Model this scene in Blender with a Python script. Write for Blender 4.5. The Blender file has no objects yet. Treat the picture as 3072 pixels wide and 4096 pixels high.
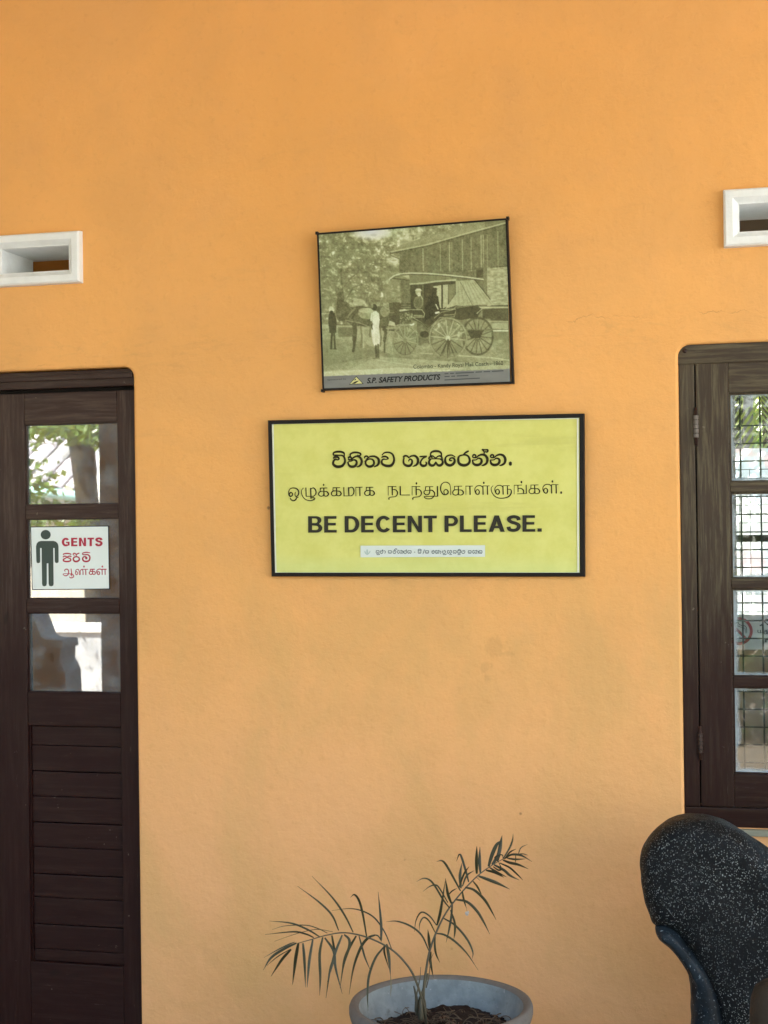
import bpy, bmesh, math, random
import numpy as np
from mathutils import Vector, Matrix, noise as mnoise
R = math.radians
SC = bpy.context.scene
COL = SC.collection
random.seed(11); RNG = np.random.default_rng(5)

# ------------------------------------------------------------------ camera
CAM_D, CAM_H, CAM_YAW, CAM_PITCH, CAM_ROLL, CAM_F = 4.65, 1.80, 13.5, 0.25, 0.75, 5916.0
_y, _p, _r = R(CAM_YAW), R(CAM_PITCH), R(CAM_ROLL)
F_ = np.array([-math.sin(_y)*math.cos(_p), math.cos(_y)*math.cos(_p), math.sin(_p)])
R0 = np.array([math.cos(_y), math.sin(_y), 0.0]); U0 = np.cross(R0, F_)
R_ = R0*math.cos(_r)-U0*math.sin(_r); U_ = U0*math.cos(_r)+R0*math.sin(_r)
C_ = np.array([0.0, -CAM_D, CAM_H])
cd = bpy.data.cameras.new('camera'); cam = bpy.data.objects.new('camera', cd); COL.objects.link(cam)
cd.sensor_fit = 'HORIZONTAL'; cd.sensor_width = 36; cd.lens = 36*CAM_F/3072
cd.clip_start = 0.05; cd.clip_end = 500
cam.matrix_world = Matrix(((R_[0], U_[0], -F_[0], C_[0]), (R_[1], U_[1], -F_[1], C_[1]), (R_[2], U_[2], -F_[2], C_[2]), (0, 0, 0, 1)))
SC.camera = cam

def W(px, py, Y=0.0):
    """where the sight line through photo pixel (px,py) of the 3072x4096 photo meets the upright plane y=Y"""
    d = F_*CAM_F+R_*(px-1536)-U_*(py-2048)
    return C_+d*((Y-C_[1])/d[1])
K = 3072/1659
def V(px, py, Y=0.0): return W(px*K, py*K, Y)      # same, for coordinates measured on the 1659 px wide view

# ------------------------------------------------------------------ light
SUN_EL, SUN_AZ = 52, -38         # sun stands behind the building, azimuth from +Y towards +X
wd = bpy.data.worlds.new('World'); SC.world = wd; wd.use_nodes = True
nt = wd.node_tree; nt.nodes.clear()
sky = nt.nodes.new('ShaderNodeTexSky'); sky.sky_type = 'NISHITA'; sky.sun_disc = False
sky.sun_elevation = R(SUN_EL); sky.sun_rotation = R(SUN_AZ); sky.air_density = 1.2; sky.dust_density = 2.5
bg = nt.nodes.new('ShaderNodeBackground'); bg.inputs[1].default_value = 0.15
ow = nt.nodes.new('ShaderNodeOutputWorld')
nt.links.new(sky.outputs[0], bg.inputs[0]); nt.links.new(bg.outputs[0], ow.inputs[0])
sl = bpy.data.lights.new('sun', 'SUN'); sl.energy = 4.6; sl.angle = R(0.5); sl.color = (1, .95, .86)
sun = bpy.data.objects.new('sun', sl); COL.objects.link(sun)
sd = Vector((math.sin(R(SUN_AZ))*math.cos(R(SUN_EL)), math.cos(R(SUN_AZ))*math.cos(R(SUN_EL)), math.sin(R(SUN_EL))))
sun.rotation_euler = sd.to_track_quat('Z', 'Y').to_euler()
vs = SC.view_settings; vs.view_transform = 'Standard'; vs.look = 'None'; vs.gamma = 1; vs.exposure = 2.80
try: vs.use_curve_mapping = False
except Exception: pass
SC.render.engine = 'CYCLES'
SC.cycles.max_bounces = 10; SC.cycles.diffuse_bounces = 6; SC.cycles.glossy_bounces = 5
SC.cycles.transparent_max_bounces = 16; SC.cycles.caustics_reflective = False; SC.cycles.caustics_refractive = False

# ------------------------------------------------------------------ helpers
def tag(o, label=None, cat=None, group=None, kind=None):
    if label: o['label'] = label
    if cat: o['category'] = cat
    if group: o['group'] = group
    if kind: o['kind'] = kind
    return o
def thing(name, label, cat, loc=(0, 0, 0), group=None):
    o = bpy.data.objects.new(name, None); COL.objects.link(o); o.location = loc
    o.empty_display_size = .1
    return tag(o, label, cat, group)
def link(name, me, mat=None, parent=None, kind=None, label=None):
    o = bpy.data.objects.new(name, me); COL.objects.link(o)
    if mat:
        me.materials.clear(); me.materials.append(mat)
    if parent:
        o.parent = parent; o.matrix_parent_inverse = Matrix.Translation(-WL(parent))
    if kind: o['kind'] = kind
    if label: o['label'] = label
    return o
def WL(o):
    """world position of an unrotated object chain (every parent here is unrotated)"""
    if o.parent is None: return Vector(o.location)
    return o.matrix_parent_inverse.translation+Vector(o.location)+WL(o.parent)
def mesh(name, verts, faces, smooth=False):
    me = bpy.data.meshes.new(name); me.from_pydata([tuple(map(float, v)) for v in verts], [], faces); me.update()
    if smooth: me.polygons.foreach_set('use_smooth', [True]*len(me.polygons))
    return me
def box_bm(bm, x0, x1, y0, y1, z0, z1, bev=0.0):
    vs_ = [bm.verts.new((x, y, z)) for z in (z0, z1) for y in (y0, y1) for x in (x0, x1)]
    fs = [bm.faces.new([vs_[i] for i in q]) for q in ((0, 2, 3, 1), (4, 5, 7, 6), (0, 1, 5, 4), (2, 6, 7, 3), (0, 4, 6, 2), (1, 3, 7, 5))]
    if bev > 0:
        es = list({e for f in fs for e in f.edges})
        bmesh.ops.bevel(bm, geom=es, offset=bev, segments=2, affect='EDGES', profile=.6)
def finish(bm, name):
    me = bpy.data.meshes.new(name); bm.normal_update(); bm.to_mesh(me); bm.free(); return me
def box(name, x0, x1, y0, y1, z0, z1, mat, parent=None, bev=0.0, kind=None, label=None):
    bm = bmesh.new(); box_bm(bm, min(x0, x1), max(x0, x1), min(y0, y1), max(y0, y1), min(z0, z1), max(z0, z1), bev)
    return link(name, finish(bm, name), mat, parent, kind, label)
def tube_geo(pts, rad, n=8, caps=True, flat=None):
    """tube through pts (3-D), radius float or list; flat=(axis vector, factor) squashes it"""
    P = [Vector(p) for p in pts]; m = len(P)
    rs = [rad]*m if isinstance(rad, (int, float)) else list(rad)
    vsx, fs = [], []
    up = Vector((0, 0, 1)); prev = None
    for i in range(m):
        t = (P[min(i+1, m-1)]-P[max(i-1, 0)]).normalized()
        if prev is None:
            a = t.cross(Vector((0, -1, 0)))
            if a.length < .1: a = t.cross(Vector((1, 0, 0)))
            a.normalize()
        else:
            a = (prev-t*prev.dot(t)).normalized()
        prev = a; b = t.cross(a)
        for k in range(n):
            an = 2*math.pi*k/n; o = a*math.cos(an)*rs[i]+b*math.sin(an)*rs[i]
            if flat: ax, fc = flat; o = o-ax*o.dot(ax)*(1-fc)
            vsx.append(P[i]+o)
    for i in range(m-1):
        for k in range(n):
            k2 = (k+1) % n; fs.append((i*n+k, i*n+k2, (i+1)*n+k2, (i+1)*n+k))
    if caps:
        fs.append(tuple(range(n-1, -1, -1))); fs.append(tuple((m-1)*n+k for k in range(n)))
    return vsx, fs
class MB:
    def __init__(s): s.v = []; s.f = []
    def add(s, v, f):
        o = len(s.v); s.v += [tuple(map(float, p)) for p in v]; s.f += [tuple(i+o for i in q) for q in f]; return s
    def box(s, x0, x1, y0, y1, z0, z1):
        v = [(x, y, z) for z in (z0, z1) for y in (y0, y1) for x in (x0, x1)]
        return s.add(v, [(0, 2, 3, 1), (4, 5, 7, 6), (0, 1, 5, 4), (2, 6, 7, 3), (0, 4, 6, 2), (1, 3, 7, 5)])
    def tube(s, pts, rad, n=8, flat=None): return s.add(*tube_geo(pts, rad, n, True, flat))
    def build(s, name, mat, parent=None, smooth=False, kind=None, label=None):
        return link(name, mesh(name, s.v, s.f, smooth), mat, parent, kind, label)
def catmull(pts, sub=5):
    P = [np.array(p, float) for p in pts]
    if len(P) < 3: return P
    closed = np.linalg.norm(P[0][:2]-P[-1][:2]) < 1e-6
    out = []
    n = len(P)
    for i in range(n-1):
        p0 = P[i-1] if i > 0 else (P[-2] if closed else 2*P[0]-P[1])
        p3 = P[i+2] if i+2 < n else (P[1] if closed else 2*P[-1]-P[-2])
        p1, p2 = P[i], P[i+1]
        for k in range(sub):
            t = k/sub
            out.append(.5*((2*p1)+(p2-p0)*t+(2*p0-5*p1+4*p2-p3)*t*t+(3*p1-p0-3*p2+p3)*t**3))
    out.append(P[-1]); return out

# ------------------------------------------------------------------ materials
class NT:
    def __init__(s, name):
        s.m = bpy.data.materials.new(name); s.m.use_nodes = True; s.t = s.m.node_tree; s.t.nodes.clear()
        s.out = s.t.nodes.new('ShaderNodeOutputMaterial'); s.co = s.t.nodes.new('ShaderNodeTexCoord').outputs['Object']
    def n(s, ty, props=None, **ins):
        nd = s.t.nodes.new(ty)
        for k, v in (props or {}).items(): setattr(nd, k, v)
        for k, v in ins.items():
            key = k.replace('_', ' ') if k.replace('_', ' ') in nd.inputs else k
            if k.startswith('i') and k[1:].isdigit(): key = int(k[1:])
            s.set(nd.inputs[key], v)
        return nd
    def set(s, inp, v):
        if isinstance(v, bpy.types.NodeSocket): s.t.links.new(v, inp)
        elif isinstance(v, (tuple, list)) and len(v) == 3 and inp.type == 'RGBA': inp.default_value = (*v, 1)
        else: inp.default_value = v
    def math(s, op, a, b=0.0, c=None, clamp=False):
        nd = s.n('ShaderNodeMath', {'operation': op, 'use_clamp': clamp}); s.set(nd.inputs[0], a); s.set(nd.inputs[1], b)
        if c is not None: s.set(nd.inputs[2], c)
        return nd.outputs[0]
    def mix(s, f, a, b, mode='MIX'):
        nd = s.n('ShaderNodeMix', {'data_type': 'RGBA', 'blend_type': mode}); s.set(nd.inputs[0], f); s.set(nd.inputs[6], a); s.set(nd.inputs[7], b)
        return nd.outputs[2]
    def mapr(s, v, a, b, c=0.0, d=1.0):
        nd = s.n('ShaderNodeMapRange', {'clamp': True, 'interpolation_type': 'SMOOTHSTEP'}); 
        for i, x in enumerate((v, a, b, c, d)): s.set(nd.inputs[i], x)
        return nd.outputs[0]
    def scaled(s, sc, co=None, loc=(0, 0, 0)):
        nd = s.n('ShaderNodeMapping'); s.set(nd.inputs[0], co or s.co); nd.inputs['Scale'].default_value = sc; nd.inputs['Location'].default_value = loc
        return nd.outputs[0]
    def noise(s, scale, detail=4, rough=.55, co=None, dist=0.0):
        return s.n('ShaderNodeTexNoise', Vector=co or s.co, Scale=scale, Detail=detail, Roughness=rough, Distortion=dist).outputs[0]
    def sep(s): return s.n('ShaderNodeSeparateXYZ', Vector=s.co).outputs
    def bump(s, h, strength=.3, dist=.01, nrm=None):
        nd = s.n('ShaderNodeBump', Strength=strength, Distance=dist, Height=h)
        if nrm: s.set(nd.inputs['Normal'], nrm)
        return nd.outputs[0]
    def bsdf(s, col, rough=.6, nrm=None, **kw):
        nd = s.n('ShaderNodeBsdfPrincipled'); s.set(nd.inputs['Base Color'], col); s.set(nd.inputs['Roughness'], rough)
        if nrm: s.set(nd.inputs['Normal'], nrm)
        for k, v in kw.items(): s.set(nd.inputs[k.replace('_', ' ')], v)
        s.t.links.new(nd.outputs[0], s.out.inputs[0]); return nd

def simple(name, col, rough=.6, var=.15, nsc=12, bump=.15, bdist=.004, **kw):
    t = NT(name); n1 = t.noise(nsc, 6, .6)
    c = t.mix(n1, tuple(x*(1-var) for x in col), tuple(min(1, x*(1+var)) for x in col))
    kw.setdefault('Specular_IOR_Level', .25)
    t.bsdf(c, rough, t.bump(t.noise(nsc*6, 4), bump, bdist), **kw); return t.m

def mat_wall():
    t = NT('orange_plaster')
    z = t.sep()[2]; x = t.sep()[0]
    big = t.noise(.9, 3); mid = t.noise(5, 5, .6); fine = t.noise(60, 5, .65)
    c = t.mix(t.mapr(big, .35, .65), (.80, .398, .120), (.84, .425, .138))
    c = t.mix(t.math('MULTIPLY', t.mapr(mid, .45, .75), .55), c, (.77, .395, .14))
    # lower wall made paler: the cooler light there put into the colour, with dust
    lo = t.mapr(t.math('ADD', z, t.math('MULTIPLY', big, .5)), 2.15, .75)
    c = t.mix(t.math('MULTIPLY', lo, .65), c, (.80, .435, .215))
    pt = t.noise(1.7, 6, .62, None, .4)
    c = t.mix(t.math('MULTIPLY', t.mapr(pt, .40, .62), .30), c, (.64, .345, .125))
    sm = t.noise(1.3, 5, .6, t.scaled((1.6, 1, .8), None, (5.2, 0, 1.7)), .5)
    c = t.mix(t.math('MULTIPLY', t.math('MULTIPLY', t.mapr(sm, .46, .68), t.mapr(z, 1.9, 1.4)), .38), c, (.56, .36, .13))
    gn = t.noise(34, 6, .75)
    c = t.mix(t.math('MULTIPLY', t.mapr(gn, .52, .72), .30), c, (.62, .31, .10))
    # wispy dirt streaks
    st = t.noise(3.2, 8, .7, t.scaled((1, 1, 3.2)), .6)
    c = t.mix(t.math('MULTIPLY', t.mapr(st, .56, .8), .28), c, (.60, .33, .12))
    # settlement cracks near lintel height
    wob = t.math('MULTIPLY', t.math('SUBTRACT', t.noise(2.4, 8, .68, t.scaled((1, 1, .2))), .5), .22)
    def crack(z0, sl, w, x0, x1, thr, seed):
        d = t.math('ABSOLUTE', t.math('SUBTRACT', t.math('SUBTRACT', z, z0), t.math('ADD', wob, t.math('MULTIPLY', x, sl))))
        k = t.math('SUBTRACT', 1.0, t.mapr(d, 0.0, w))
        br = t.mapr(t.noise(3.5, 5, .7, t.scaled((1, 1, 1), None, (seed, 0, 0))), thr, thr+.12)
        k = t.math('MULTIPLY', k, br)
        return t.math('MULTIPLY', k, t.math('MULTIPLY', t.mapr(x, x0, x0+.25), t.mapr(x, x1, x1-.25)))
    ck = t.math('MAXIMUM', crack(2.36, .02, .0030, -3.3, -1.75, .50, 3.1), crack(2.42, .03, .0026, -.75, .8, .50, 8.3))
    ck = t.math('MAXIMUM', ck, crack(2.40, .01, .002, -2.7, -1.6, .56, 14.0))
    ck = t.math('MAXIMUM', ck, crack(2.88, .05, .003, -3.0, -2.2, .4, 21.0))
    # trowel blister zone beside the cracks
    band = t.math('SUBTRACT', 1.0, t.mapr(t.math('ABSOLUTE', t.math('SUBTRACT', z, 2.37)), .0, .13))
    bl = t.noise(14, 8, .75, t.scaled((.6, 1, 2.0)), .9)
    blc = t.math('MULTIPLY', band, t.mapr(bl, .5, .68))
    c = t.mix(t.math('MULTIPLY', blc, .30), c, (.56, .31, .11))
    c = t.mix(t.math('MULTIPLY', ck, .42), c, (.40, .21, .07))
    # small specks and chips
    vo = t.n('ShaderNodeTexVoronoi', {'feature': 'F1'}, Vector=t.scaled((1, 1, 1)), Scale=6.0, Randomness=1.0)
    sp = t.math('MULTIPLY', t.math('SUBTRACT', 1.0, t.mapr(vo.outputs['Distance'], .018, .045)), t.mapr(t.n('ShaderNodeSeparateColor', Color=vo.outputs['Color']).outputs[0], .50, .56))
    c = t.mix(t.math('MULTIPLY', sp, .7), c, (.18, .09, .04))
    # two greasy hand marks low on the plaster
    hm = None
    for (px, py, rx, rz) in ((1068, 1395, .045, .04), (1048, 1440, .03, .018), (1090, 1412, .03, .012), (1055, 1465, .012, .02)):
        P = V(px, py)
        dx = t.math('DIVIDE', t.math('SUBTRACT', x, P[0]), rx); dz = t.math('DIVIDE', t.math('SUBTRACT', z, P[2]), rz)
        d = t.math('SQRT', t.math('ADD', t.math('MULTIPLY', dx, dx), t.math('MULTIPLY', dz, dz)))
        m_ = t.math('SUBTRACT', 1.0, t.mapr(t.math('ADD', d, t.math('MULTIPLY', t.math('SUBTRACT', t.noise(40, 3, .6, t.scaled((1, 1, .3))), .5), 2.6)), .3, 1.1))
        hm = m_ if hm is None else t.math('MAXIMUM', hm, m_)
    c = t.mix(t.math('MULTIPLY', hm, .17), c, (.33, .19, .06))
    b = t.bump(fine, .22, .004)
    b = t.bump(gn, .35, .006, b)
    b = t.bump(t.noise(13, 6, .6), .45, .010, b)
    b = t.bump(t.noise(2.2, 3), .35, .02, b)
    b = t.bump(t.math('ADD', t.math('MULTIPLY', bl, band), t.math('MULTIPLY', ck, -1.0)), .35, .006, b)
    t.bsdf(c, .7, b, Specular_IOR_Level=.2); return t.m

def mat_wood(name, dark=(.018, .0046, .0038), lite=(.098, .066, .048), vert=True, gloss=.36, wear_sheen=.6):
    t = NT(name)
    sc = (26, 26, 1.6) if vert else (1.6, 26, 26)
    z = t.sep()[2]
    g = t.noise(3.0, 8, .72, t.scaled(sc), .3); g2 = t.noise(9.0, 6, .7, t.scaled(sc)); m = t.noise(3.5, 4)
    # paler towards the top: faded paint, with the sky reflection put into the colour
    hi = t.mapr(t.math('ADD', z, t.math('MULTIPLY', m, .7)), 1.55, 2.25)
    f = t.math('MULTIPLY', t.mapr(g, .42, .72), t.math('ADD', t.math('MULTIPLY', hi, wear_sheen), .12))
    c = t.mix(f, dark, lite)
    c = t.mix(t.math('MULTIPLY', hi, .34), c, (.085, .056, .042) if vert is None or name.startswith('brown') else (.12, .10, .065))
    c = t.mix(t.math('MULTIPLY', t.mapr(g2, .66, .78), .5), c, (.010, .006, .005))
    c = t.mix(t.math('MULTIPLY', t.mapr(t.noise(2.2, 7, .8, t.scaled((sc[0]*2.2, sc[1]*2.2, sc[2]*2.2), None, (4, 4, 4))), .63, .70), .35), c, (.16, .13, .10))
    knots = t.mapr(t.noise(7, 3, .6, t.scaled((1, 1, .35) if vert else (.35, 1, 1))), .66, .72)
    c = t.mix(t.math('MULTIPLY', knots, .7), c, (.008, .004, .003))
    chips = t.mapr(t.noise(38, 3, .6), .70, .77)
    c = t.mix(t.math('MULTIPLY', chips, .45), c, (.22, .18, .14))
    b = t.bump(g, .30, .004); b = t.bump(t.noise(5, 4), .12, .01, b)
    t.bsdf(c, t.mapr(t.noise(7, 5), .3, .8, gloss, gloss+.22), b, Specular_IOR_Level=.18); return t.m

def mat_glass(name, dirt=.05, edge=0.0, tint=(.93, .96, .95), refl=1.0, wob=.0):
    t = NT(name)
    lw = t.n('ShaderNodeFresnel', IOR=1.52)
    nrm = t.bump(t.noise(2.2, 2), wob, .004) if wob else None
    if nrm is not None: t.set(lw.inputs['Normal'], nrm)
    gl = t.n('ShaderNodeBsdfGlossy', Roughness=.015, Color=(1, 1, 1)); tr = t.n('ShaderNodeBsdfTransparent', Color=tint)
    if nrm is not None: t.set(gl.inputs['Normal'], nrm)
    mx = t.n('ShaderNodeMixShader'); t.set(mx.inputs[0], t.math('MULTIPLY', lw.outputs[0], 1.85*refl, clamp=True))
    t.set(mx.inputs[1], tr.outputs[0]); t.set(mx.inputs[2], gl.outputs[0])
    di = t.n('ShaderNodeBsdfDiffuse', Color=(.52, .60, .64))  # grey film on the glass; its colour also stands in for reflected grey
    f = t.math('MULTIPLY', t.mapr(t.noise(9, 6, .7), .35, .8), dirt*2)
    if edge:
        gc = t.t.nodes.new('ShaderNodeTexCoord').outputs['Generated']; sp = t.n('ShaderNodeSeparateXYZ', Vector=gc).outputs
        ex = t.math('MINIMUM', sp[0], t.math('SUBTRACT', 1.0, sp[0])); ez = t.math('MINIMUM', sp[2], t.math('SUBTRACT', 1.0, sp[2]))
        e = t.math('ADD', t.math('MINIMUM', ex, ez), t.math('MULTIPLY', t.math('SUBTRACT', t.noise(16, 5), .5), .10))
        f = t.math('MAXIMUM', f, t.math('MULTIPLY', t.math('SUBTRACT', 1.0, t.mapr(e, .0, .065)), edge))
    m2 = t.n('ShaderNodeMixShader'); t.set(m2.inputs[0], f); t.set(m2.inputs[1], mx.outputs[0]); t.set(m2.inputs[2], di.outputs[0])
    t.t.links.new(m2.outputs[0], t.out.inputs[0]); return t.m

def mat_yellow():
    t = NT('yellow_sign_print')
    n = t.noise(14, 6, .7); st = t.noise(2.0, 6, .65, t.scaled((.7, 1, 7)))
    c = t.mix(t.mapr(n, .3, .7), (.62, .61, .160), (.68, .67, .205))
    z = t.sep()[2]
    lo = t.mapr(t.math('ADD', z, t.math('MULTIPLY', st, .06)), 1.73, 1.64)
    c = t.mix(t.math('MULTIPLY', lo, .35), c, (.58, .72, .34))
    c = t.mix(t.math('MULTIPLY', t.mapr(st, .55, .72), .42), c, (.50, .48, .13))
    b = t.bump(t.noise(4, 3, .5, t.scaled((.5, 1, 3))), .35, .006); b = t.bump(t.noise(220, 3), .12, .001, b)
    t.bsdf(c, .55, b, Specular_IOR_Level=.15); return t.m

def mat_granite():
    t = NT('black_speckled_stone')
    n = t.noise(9, 5); c = t.mix(n, (.002, .0025, .003), (.007, .008, .009))
    vo = t.n('ShaderNodeTexVoronoi', {'feature': 'F1'}, Vector=t.scaled((1, 1, .72), t.mix(.04, t.co, t.n('ShaderNodeTexNoise', Vector=t.co, Scale=14.0).outputs[1])), Scale=300.0)
    r = t.n('ShaderNodeSeparateColor', Color=vo.outputs['Color']).outputs
    fl = t.math('MULTIPLY', t.math('SUBTRACT', 1.0, t.mapr(vo.outputs['Distance'], .22, .46)), t.mapr(r[0], .40, .95))
    dens = t.mapr(t.noise(4, 4), .3, .65, .35, 1.0)
    c = t.mix(t.math('MULTIPLY', fl, dens), c, (.34, .37, .36))
    c = t.mix(t.math('MULTIPLY', t.mapr(t.noise(42, 6, .8), .55, .66), .6), c, (.026, .030, .030))
    bl = t.mapr(t.noise(5.5, 5, .6, t.scaled((1, 1, .6))), .56, .72)
    c = t.mix(t.math('MULTIPLY', bl, .45), c, (.018, .034, .048))
    b = t.bump(t.noise(120, 5, .8), .5, .004); b = t.bump(t.noise(9, 4), .35, .02, b)
    t.bsdf(c, .5, b, Specular_IOR_Level=.14); return t.m
def mat_graysmooth():
    t = NT('smooth_blue_grey_stone')
    c = t.mix(t.mapr(t.noise(10, 6, .7), .3, .7), (.004, .006, .008), (.018, .028, .037))
    c = t.mix(t.mapr(t.noise(150, 2), .64, .72), c, (.18, .22, .24))
    t.bsdf(c, .5, t.bump(t.noise(30, 5), .3, .006), Specular_IOR_Level=.15); return t.m

def mat_cement_pot():
    t = NT('painted_cement'); z = t.sep()[2]
    c = t.mix(t.mapr(t.noise(11, 6, .65), .3, .7), (.16, .19, .20), (.27, .31, .31))
    c = t.mix(t.math('MULTIPLY', t.mapr(t.noise(26, 6, .75), .56, .72), .6), c, (.10, .10, .085))
    c = t.mix(t.math('MULTIPLY', t.mapr(t.noise(60, 3), .66, .74), .5), c, (.5, .5, .48))
    t.bsdf(c, .7, t.bump(t.noise(70, 5), .4, .004)); return t.m

M = {}
M['wall'] = mat_wall()
M['wood_v'] = mat_wood('brown_painted_wood'); M['wood_h'] = mat_wood('brown_painted_wood_crosswise', vert=False)
M['wwood_v'] = mat_wood('olive_brown_window_wood', (.020, .0060, .0038), (.14, .118, .066), True, .42, .8)
M['wwood_h'] = mat_wood('olive_brown_window_wood_crosswise', (.020, .0060, .0038), (.14, .118, .066), False, .42, .8)
M['white'] = simple('chalky_white_cement', (.79, .82, .82), .75, .15, 9, .6, .005)
M['blackframe'] = simple('black_frame_plastic', (.008, .005, .004), .42, .3, 20, .1, Specular_IOR_Level=.2)
M['yellow'] = mat_yellow()
M['ink'] = simple('dark_sign_ink', (.026, .021, .008), .6, .2, 60, .05, Specular_IOR_Level=.15)
M['inkgrey'] = simple('dark_grey_ink', (.034, .032, .022), .6, .2, 60, .05, Specular_IOR_Level=.15)
M['granite'] = mat_granite(); M['graysmooth'] = mat_graysmooth()
M['pot'] = mat_cement_pot()
M['potlip'] = simple('weathered_brown_cement', (.15, .140, .125), .8, .25, 30, .4)
M['soil'] = simple('dark_soil', (.030, .018, .012), .95, .5, 60, 1.0, .01)
M['glass_door'] = mat_glass('door_glass', .13, .12, refl=2.3, wob=.02)
M['glass_win'] = mat_glass('window_glass', .04, .60, refl=.6)

# ------------------------------------------------------------------ the setting
def curve_panel(name, outer, holes, extr, bev, mat, kind=None):
    cu = bpy.data.curves.new(name, 'CURVE'); cu.dimensions = '2D'; cu.fill_mode = 'BOTH'
    cu.extrude = extr; cu.bevel_depth = bev; cu.bevel_resolution = 2
    for lo in [outer]+holes:
        sp = cu.splines.new('POLY'); sp.points.add(len(lo)-1)
        for i, p in enumerate(lo): sp.points[i].co = (p[0], p[1], 0, 1)
        sp.use_cyclic_u = True
    o = bpy.data.objects.new(name, cu); COL.objects.link(o)
    dg = bpy.context.evaluated_depsgraph_get(); me = bpy.data.meshes.new_from_object(o.evaluated_get(dg))
    bpy.data.objects.remove(o); bpy.data.curves.remove(cu)
    me.transform(Matrix.Rotation(R(90), 4, 'X'))      # curve plane XY -> wall plane XZ
    return me
def rrect(x0, x1, z0, z1, r=(0, 0, 0, 0), n=7):
    """corner radii: bottom-left, bottom-right, top-right, top-left"""
    out = []
    for (cx, cz, a0, rr) in ((x0, z0, 180, r[0]), (x1, z0, 270, r[1]), (x1, z1, 0, r[2]), (x0, z1, 90, r[3])):
        if rr <= 0: out.append((cx, cz)); continue
        ox = cx+(rr if cx == x0 else -rr); oz = cz+(rr if cz == z0 else -rr)
        for k in range(n+1):
            a = R(a0+90*k/n); out.append((ox+rr*math.cos(a), oz+rr*math.sin(a)))
    return out
T = .22
# door opening
DX1 = (V(291, 900)[0]+V(300, 2000)[0])/2; DZT = V(150, 797)[2]
DX0 = DX1-1.30
WX0 = (V(1463, 800)[0]+V(1479, 1700)[0])/2; WZT = V(1560, 741)[2]; WZB = V(1560, 1789)[2]; WX1 = WX0+1.16
# vents
LVX1 = V(178, 560)[0]; LVZ0 = V(100, 615)[2]; LVZ1 = V(100, 506)[2]; LVX0 = LVX1-.52
RVX0 = V(1564, 475)[0]; RVZ0 = V(1610, 533)[2]; RVZ1 = V(1610, 411)[2]; RVX1 = RVX0+.52
bv = .009
holes = [rrect(DX0-bv, DX1+bv, -.02, DZT+bv, (0, 0, .045, .045)), rrect(WX0-bv, WX1+bv, WZB-bv, WZT+bv, (0, 0, .045, .045)),
         rrect(LVX0+.02, LVX1-.02, LVZ0+.02, LVZ1-.02), rrect(RVX0+.02, RVX1-.02, RVZ0+.02, RVZ1-.02)]
me = curve_panel('wall', [(-7, -.3), (4.2, -.3), (4.2, 4.0), (-7, 4.0)], holes, T/2-bv, bv, None)
me.transform(Matrix.Translation((0, T/2, 0)))
me.materials.clear()
wall = link('wall', me, M['wall'], None, 'structure')
# rear side of the wall is inside the rooms; veranda floor, roof, courtyard
M['floor'] = simple('veranda_cement_floor', (.36, .33, .30), .55, .2, 6, .2)
M['ceil'] = simple('white_painted_boards', (.60, .58, .54), .7, .06, 8, .1)
M['ground'] = simple('sandy_courtyard', (.26, .215, .16), .95, .2, 3, .6, .02)
M['inner'] = simple('interior_ochre_paint', (.50, .27, .06), .8, .1, 4, .1)
M['inner_grey'] = simple('interior_grey_paint', (.24, .245, .23), .8, .1, 4, .1)
M['whitewash'] = simple('whitewashed_masonry', (.78, .78, .76), .85, .10, 5, .5, .01)
box('veranda_floor', -7, 4.2, -5.3, 0, -.3, 0, M['floor'], kind='structure')
gm = mesh('ground', [(-120, -120, -.30), (120, -120, -.30), (120, 160, -.30), (-120, 160, -.30)], [(0, 1, 2, 3)])
link('ground', gm, M['ground'], None, 'structure')
VR = thing('veranda_roof', 'white boarded veranda ceiling under a tiled lean-to roof above the orange wall', 'roof', (0, -2.6, 3.9))
rp = MB()
rp.add([(-7, .25, 4.06), (4.2, .25, 4.06), (4.2, -4.25, 3.72), (-7, -4.25, 3.72), (-7, .25, 4.14), (4.2, .25, 4.14), (4.2, -4.25, 3.80), (-7, -4.25, 3.80)],
       [(0, 1, 2, 3), (7, 6, 5, 4), (0, 4, 5, 1), (2, 6, 7, 3), (1, 5, 6, 2), (0, 3, 7, 4)])
rp.build('ceiling_boards', M['ceil'], VR)

BY_ = 4.40
# rooms behind the wall
def room(x0, x1, y1, z1, wm, name):
    m = MB(); y0 = T
    m.box(x0-.1, x0, y0, y1-1.4, -.1, z1); m.box(x0-.1, x0, y1-1.4, y1, -.1, 2.2); m.box(x1, x1+.1, y0, y1, -.1, z1)  # side wall left low at the back, an added opening for light
    return m.build(name, wm, None, kind='structure')
room(-6.8, -1.75, 3.2, 3.9, M['inner'], 'wall_inside')
box('wall_inside', -6.9, -1.65, 3.2, 3.3, -.1, 3.9, M['inner'], kind='structure')
box('ceiling', -7.0, 4.2, T, BY_, 3.9, 4.0, M['inner_grey'], kind='structure')
box('floor', -7.0, 4.2, T, BY_, -.1, 0, M['floor'], kind='structure')
# office: rear wall with wide barred window
BY = 4.2
def Bx(px, py): return V(px, py, BY)[0]
OX0 = Bx(1590, 1100); OX1 = OX0+2.0; OZ0 = 1.05; OZT = 2.75
m = MB(); m.box(-1.65, OX0, BY, BY+.15, 0, 3.9); m.box(OX1, 4.1, BY, BY+.15, 0, 3.9)
m.box(OX0, OX1, BY, BY+.15, 0, OZ0); m.box(OX0, OX1, BY, BY+.15, OZT, 3.9)
m.build('wall_rear', M['inner_grey'], None, kind='structure')
box('wall_side', 4.1, 4.2, T, 4.2, 0, 3.9, M['inner_grey'], kind='structure')

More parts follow.
